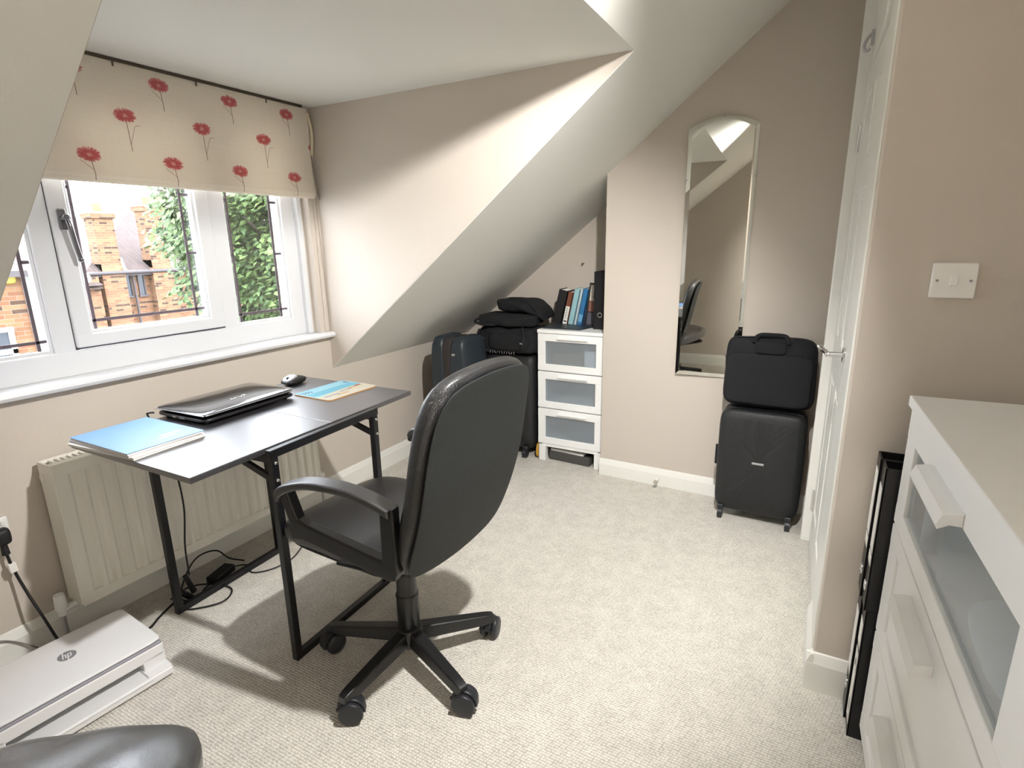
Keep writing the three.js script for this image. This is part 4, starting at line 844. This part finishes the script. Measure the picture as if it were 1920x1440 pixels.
{ // luggage in the alcove
  const s = thing('large_suitcase', 'tall black suitcase standing on wheels beside the alcove chest', 'suitcase', [-1.79, 0, -3.26], 0.03);
  mesh('shell', softBox(0.215, 0.33, 0.11, 10, 5, (p) => { if (p.z > 0.1) p.z -= 0.003 * Math.pow(Math.abs(Math.sin((p.x + 0.2) / 0.045 * Math.PI)), 8); }, 120, 20).translate(0, 0.38, 0), M.caseBlack, s);
  mesh('zip_band', softBox(0.217, 0.332, 0.012, 10, 6, null, 96, 12).translate(0, 0.38, -0.01), M.plasticMatt, s);
  for (const x of [-0.17, 0.15]) for (const z of [-0.07, 0.085]) spinner(s, x, z, 1.5);
  const g = thing('grey_suitcase', 'slate grey hard suitcase with a chrome lock, edge on under the sloping ceiling', 'suitcase', [-2.0, 0, -2.965], -0.04);
  mesh('left_shell', softBox(0.055, 0.405, 0.135, 5, 8).translate(-0.093, 0.445, 0), M.caseBlue, g);
  mesh('zip_band', softBox(0.034, 0.398, 0.131, 12, 9).translate(-0.02, 0.443, 0), M.caseBrown, g);
  mesh('right_shell', softBox(0.062, 0.405, 0.135, 5, 8).translate(0.06, 0.445, 0), M.caseBlue, g);
  mesh('lock', [at(softBox(0.013, 0.009, 0.008, 3, 2.5), 0.04, 0.745, 0.133)], M.chrome, g, 'chrome lock');
  for (const x of [-0.1, 0.07]) for (const z of [-0.09, 0.09]) spinner(g, x, z);
  const d = thing('brown_holdall', 'dark brown soft case squeezed between the grey suitcase and the window wall', 'bag', [-2.2, 0, -3.31], 0.02);
  mesh('body', softBox(0.075, 0.35, 0.17, 5, 5).translate(0, 0.352, 0), M.caseBrown, d);
  mesh('handle', tube([[0, 0.6, 0.165], [0, 0.56, 0.19], [0, 0.48, 0.19], [0, 0.44, 0.165]], 0.01, 20, 8), M.plasticMatt, d);
  const lump = (a) => (p) => { const n = Math.sin(p.x * 31 + a) * Math.sin(p.y * 43 + 2 * a) * Math.sin(p.z * 37 + a * 3) + 0.5 * Math.sin(p.x * 67 + 3 * a) * Math.sin(p.z * 59 + a); const r = 1 + 0.06 * n; p.x *= r; p.y *= r; p.z *= r; };
  const k1 = thing('travel_bag', 'black soft travel bag with side pockets on top of the tall black suitcase', 'bag', [-1.77, 0.718, -3.27], 0.06);
  mesh('body', softBox(0.212, 0.082, 0.145, 8, 6, lump(1)).translate(0, 0.082, 0), M.nylonSoft, k1);
  mesh('front_pocket', softBox(0.14, 0.055, 0.026, 4, 3, lump(2)).translate(0.02, 0.075, 0.14), M.nylonSoft, k1);
  mesh('strap', [tube([[-0.19, 0.15, 0.13], [-0.2, 0.1, 0.152], [-0.17, 0.03, 0.158], [-0.1, 0.012, 0.158]], 0.009, 30, 6), tube([[0.12, 0.17, 0.13], [0.14, 0.11, 0.166], [0.13, 0.04, 0.17]], 0.009, 30, 6)], M.nylon, k1);
  mesh('buckle', [bx(0.12, 0.14, 0.07, 0.082, 0.168, 0.178, 0.002), bx(-0.16, -0.145, 0.09, 0.1, 0.155, 0.168, 0.002)], M.silver, k1, 'small metal buckles');
  const zz = []; for (let i = 0; i < 11; i++) zz.push(at(rb(0.004, 0.018, 0.004, 0.001), -0.09 + i * 0.017, 0.012, 0.178, 0, 0, (i % 3 - 1) * 0.4));
  mesh('zip_teeth', zz, M.silver, k1);
  const k2 = thing('travel_bag', 'black folded soft bag lying in the middle of the luggage pile', 'bag', [-1.79, 0.884, -3.27], 0.1);
  mesh('body', softBox(0.2, 0.038, 0.15, 7, 4, lump(3)).translate(0, 0.04, 0), M.nylonSoft, k2);
  mesh('strap', tube([[-0.19, 0.05, 0.1], [-0.205, 0.035, 0.13], [-0.15, 0.02, 0.152], [-0.05, 0.02, 0.156]], 0.009, 24, 6), M.nylon, k2);
  const k3 = thing('backpack', 'black slumped backpack topmost on the luggage pile beside the alcove chest', 'backpack', [-1.735, 0.968, -3.36], 0.03);
  mesh('body', softBox(0.185, 0.044, 0.13, 4, 3.4, (p) => { lump(4)(p); lump(9)(p); p.y -= 0.065 * Math.pow(Math.max(0, p.x - 0.02) / 0.16, 2); }).translate(0, 0.044, 0), M.nylonSoft, k3);
  mesh('strap', tube([[-0.08, 0.085, 0.06], [0.02, 0.085, 0.09], [0.1, 0.06, 0.115], [0.14, 0.02, 0.11]], 0.009, 24, 6), M.nylon, k3);
  const yb = mesh('yellow_bag', at(softBox(0.013, 0.055, 0.06, 3, 2.4, lump(5)), -1.5595, 0.057, -3.235), std(0xc99a3c, 0.8));
  tag(yb, 'crumpled yellow bag on the floor behind the alcove chest', 'bag');
}

// ---------- outside ----------
const outY = -4.5;
structure('ground_outside', bx(-70, -3.2, outY - 0.2, outY, -70, 30, 0), std(0x77756c, 1));
{
  const h = new THREE.SphereGeometry(1, 48, 24); h.scale(16, 7.4, 22); h.translate(-66, outY - 0.2, -27);
  structure('hill', h, std(0x4f5d2e, 1));
}
{
  const X = -20, hs = thing('brick_house', 'brick house with two tall chimney stacks and a tiled roof, seen through the open casement', 'house');
  mesh('wall', bx(X - 5, X, outY, 0.78, -20, -9.3, 0), M.brick, hs);
  mesh('side_wall', bx(X - 4, X + 0.4, outY, 0.6, -9.3, -8.2, 0), M.brick, hs);
  // hipped roof
  const e = 0.25, y0 = 0.72, s = 0.6;
  const P = (x, y, z) => [x, y, z];
  const A = P(X + e, y0, -9.0), B = P(X + e, y0, -20.2), C = P(X - 5, y0 + s * (5 + e), -9.0 - 5 - e), D = P(X - 5, y0 + s * (5 + e), -20.2), E2 = P(X - 10, y0, -9.0);
  const roof = new THREE.BufferGeometry(); const q = [...A, ...B, ...D, ...A, ...D, ...C, ...A, ...C, ...E2]; roof.setAttribute('position', new THREE.Float32BufferAttribute(q, 3)); roof.computeVertexNormals();
  const under = roof.clone().translate(0, -0.12, 0);
  mesh('roof', [roof, under], M.tile, hs);
  mesh('low_roof', (() => { const g = new THREE.BufferGeometry(); const a = [X + 0.6, 0.35, -9.3], b = [X + 0.6, 0.35, -7.4], c = [X - 1.8, 1.35, -7.4], d = [X - 1.8, 1.35, -9.3]; g.setAttribute('position', new THREE.Float32BufferAttribute([...a, ...b, ...c, ...a, ...c, ...d], 3)); g.computeVertexNormals(); return [g, g.clone().translate(0, -0.1, 0)]; })(), M.tile, hs);
  mesh('gutter', [tube([[X + e + 0.05, y0 - 0.03, -9.0], [X + e + 0.05, y0 - 0.03, -20]], 0.06, 8, 8), bx(X, X + e, y0 - 0.14, y0 - 0.05, -20, -9.1, 0)], M.gutter, hs);
  for (const [z, w] of [[-9.92, 0.05], [-10.46, 0.035], [-11.75, 0.06]]) mesh('downpipe', at(cyl(w, w, 5, 10), X + 0.1, y0 - 2.5, z), M.gutter, hs);
  const stack = (zc, w, yt, ysh) => {
    const c = mesh('chimney', [bx(X - 0.3, X + 0.3, outY, ysh, zc - w * 0.58, zc + w * 0.58, 0), bx(X - 0.25, X + 0.25, ysh, yt - 0.14, zc - w / 2, zc + w / 2, 0),
      onXY([[X - 0.3, ysh], [X + 0.3, ysh], [X + 0.25, ysh + 0.25], [X - 0.25, ysh + 0.25]], zc - w * 0.5, zc + w * 0.5), bx(X - 0.31, X + 0.31, yt - 0.2, yt - 0.06, zc - w / 2 - 0.06, zc + w / 2 + 0.06, 0)], M.brick, hs);
    mesh('cap', bx(X - 0.33, X + 0.33, yt - 0.06, yt, zc - w / 2 - 0.08, zc + w / 2 + 0.08, 0.02), M.stone, c);
    mesh('chimney_pot', at(lathe([[0, 0], [0.13, 0], [0.12, 0.2], [0.14, 0.22], [0.14, 0.27], [0, 0.27]], 20), X, yt, zc), M.terracotta, c);
    mesh('flashing', [bar([X + 0.31, y0 + 0.02, zc - w * 0.62], [X + 0.2, y0 + 0.42, zc - w * 0.56], 0.05, 0.08, 0.01)], M.stone, c);
  };
  stack(-9.8, 0.58, 2.55, 0.72); stack(-11.35, 0.6, 2.82, 0.8);
  for (const [z0, z1] of [[-10.42, -10.17], [-10.84, -10.62]]) {
    const f = mesh('window', [bx(X - 0.02, X + 0.05, 0.57, 0.62, z0, z1, 0), bx(X - 0.02, X + 0.07, -0.14, -0.08, z0 - 0.03, z1 + 0.03, 0), bx(X - 0.02, X + 0.05, -0.1, 0.6, z0, z0 + 0.04, 0), bx(X - 0.02, X + 0.05, -0.1, 0.6, z1 - 0.04, z1, 0)], M.gutter, hs);
    mesh('pane', bx(X, X + 0.02, -0.1, 0.6, z0 + 0.03, z1 - 0.03, 0), M.darkPane, f);
  }
  mesh('satellite_dish', at(lathe([[0, 0], [0.1, 0.012], [0.17, 0.044], [0.166, 0.05], [0.095, 0.02], [0, 0.008]], 24), X + 0.75, 0.6, -8.75, 0, 0.2, -1.2), M.white, hs);
}
{
  const X = -12, h = thing('neighbour_house', 'orange brick gable end with a yellow alarm box, seen through the left pane', 'house');
  mesh('wall', bx(X - 4, X, outY, 1.12, -4.62, 1.5, 0), M.brick, h);
  const r = new THREE.BufferGeometry(); const a = [X + 0.25, 1.1, 1.6], b = [X + 0.25, 1.1, -4.75], c = [X - 4, 3.0, -3.6], d = [X - 4, 3.0, 1.6], e = [X - 6, 1.1, -4.75];
  const a2 = [X + 0.25, 1.1, 1.6];
  r.setAttribute('position', new THREE.Float32BufferAttribute([...a, ...b, ...[X - 1.1, 1.45, -4.45], ...a2, ...[X - 1.1, 1.45, -4.45], ...[X - 1.1, 1.45, 1.6]], 3)); r.computeVertexNormals();
  mesh('roof', [r, r.clone().translate(0, -0.1, 0)], M.tile, h);
  mesh('gutter', [bx(X, X + 0.3, 1.0, 1.1, -4.8, 1.6, 0)], M.gutter, h);
  mesh('alarm_box', at(softBox(0.1, 0.085, 0.05, 3.5, 3), X + 0.05, 0.97, -4.31, 0, Math.PI / 2), std(0x9a8a34, 0.5), h, 'yellow alarm box');
  mesh('downpipe', at(cyl(0.045, 0.045, 4, 10), X + 0.07, -0.95, -4.54), std(0x8e9a92, 0.6), h);
  const w = mesh('window', [bx(X - 0.03, X + 0.06, -0.62, 0.14, -4.22, -4.15, 0), bx(X - 0.03, X + 0.06, -0.62, 0.14, -3.64, -3.57, 0), bx(X - 0.03, X + 0.09, 0.1, 0.17, -4.22, -3.54, 0), bx(X - 0.03, X + 0.06, -0.28, -0.2, -4.22, -3.54, 0), bx(X - 0.03, X + 0.06, -0.62, -0.55, -4.22, -3.54, 0)], M.white, h);
  mesh('pane', bx(X, X + 0.02, -0.6, 0.14, -4.19, -3.59, 0), M.darkPane, w);
}
{
  const bsh = thing('garden_bush', 'yellow-green bush in the gap beside the brick gable', 'bush', [-16, outY, -6.2]);
  const gs = []; for (let i = 0; i < 420; i++) gs.push(at(new THREE.TetrahedronGeometry(0.07, 0), (rnd() - 0.5) * 0.7, 4.0 + rnd() * 1.4, (rnd() - 0.5) * 0.6, rnd() * 6, rnd() * 6, rnd() * 6));
  const fo = mesh('foliage', gs, std(0x7f9a2c, 0.9), bsh); fo.userData.kind = 'stuff';
  mesh('trunk', at(cyl(0.1, 0.14, 4.4, 10), 0, 2.2, 0), std(0x5c4a38, 0.9), bsh);
}
{
  const t = thing('tree', 'leafy green tree close outside the right half of the window', 'tree', [-9.8, outY, -8.05]);
  mesh('trunk', tube([[0, 0, 0], [0.05, 2, 0.03], [0, 4, 0], [0.1, 5.6, 0]], 0.1, 30, 12), std(0x2f2820, 0.95), t);
  const cr = V(1.5, 2.6, 2.15), cy = 6.3, br = [];
  for (let i = 0; i < 16; i++) { const a = i * 2.4, y = 4.6 + 3.2 * rnd(), r = 0.9 + 0.5 * rnd(); br.push(tube([[0, y - 0.6, 0], [Math.cos(a) * r * 0.5, y - 0.2, Math.sin(a) * r * 0.6], [Math.cos(a) * r, y + 0.2, Math.sin(a) * r * 1.3]], 0.025, 10, 5)); }
  mesh('branch', br, std(0x2f2820, 0.95), t);
  const lf = new THREE.BufferGeometry();   // pointed leaf folded along its rib
  lf.setAttribute('position', new THREE.Float32BufferAttribute([0, 0, 0, 0.045, 0.012, 0.06, 0, 0, 0.065, 0, 0, 0, 0, 0, 0.065, -0.045, 0.012, 0.06, 0.045, 0.012, 0.06, 0, -0.012, 0.15, 0, 0, 0.065, 0, 0, 0.065, 0, -0.012, 0.15, -0.045, 0.012, 0.06], 3)); lf.computeVertexNormals();
  const N = 30000, im = new THREE.InstancedMesh(lf, std(0xffffff, 0.7, { side: THREE.DoubleSide }), N), o = new THREE.Object3D(), col = new THREE.Color();
  const blobs = []; for (let i = 0; i < 330; i++) { const a = rnd() * 6.283, u = rnd() * 2 - 1, s = Math.sqrt(1 - u * u), k = i % 3 ? 0.74 + 0.26 * rnd() : 0.3 + 0.5 * rnd(); blobs.push([Math.cos(a) * s * cr.x * k, cy + u * cr.y * k, Math.sin(a) * s * cr.z * k]); }
  for (let i = 0; i < N; i++) {
    const b = blobs[i % blobs.length], a = rnd() * 6.283, r = 0.42 * Math.cbrt(rnd());
    const u = rnd() * 2 - 1, s = Math.sqrt(1 - u * u);
    o.position.set(b[0] + Math.cos(a) * s * r, b[1] + u * r * 0.6, b[2] + Math.sin(a) * s * r);
    o.rotation.set(0.3 + rnd() * 0.9, rnd() * 6.283, (rnd() - 0.5) * 0.9); o.scale.setScalar(0.8 + 0.6 * rnd()); o.updateMatrix(); im.setMatrixAt(i, o.matrix);
    const q = rnd(); col.setRGB(0.03 + 0.055 * q, 0.065 + 0.065 * q, 0.02 + 0.015 * q); im.setColorAt(i, col);
  }
  im.name = 'leaves'; im.userData.kind = 'stuff'; im.castShadow = im.receiveShadow = true; t.add(im);
}

renderer.render(scene, camera);
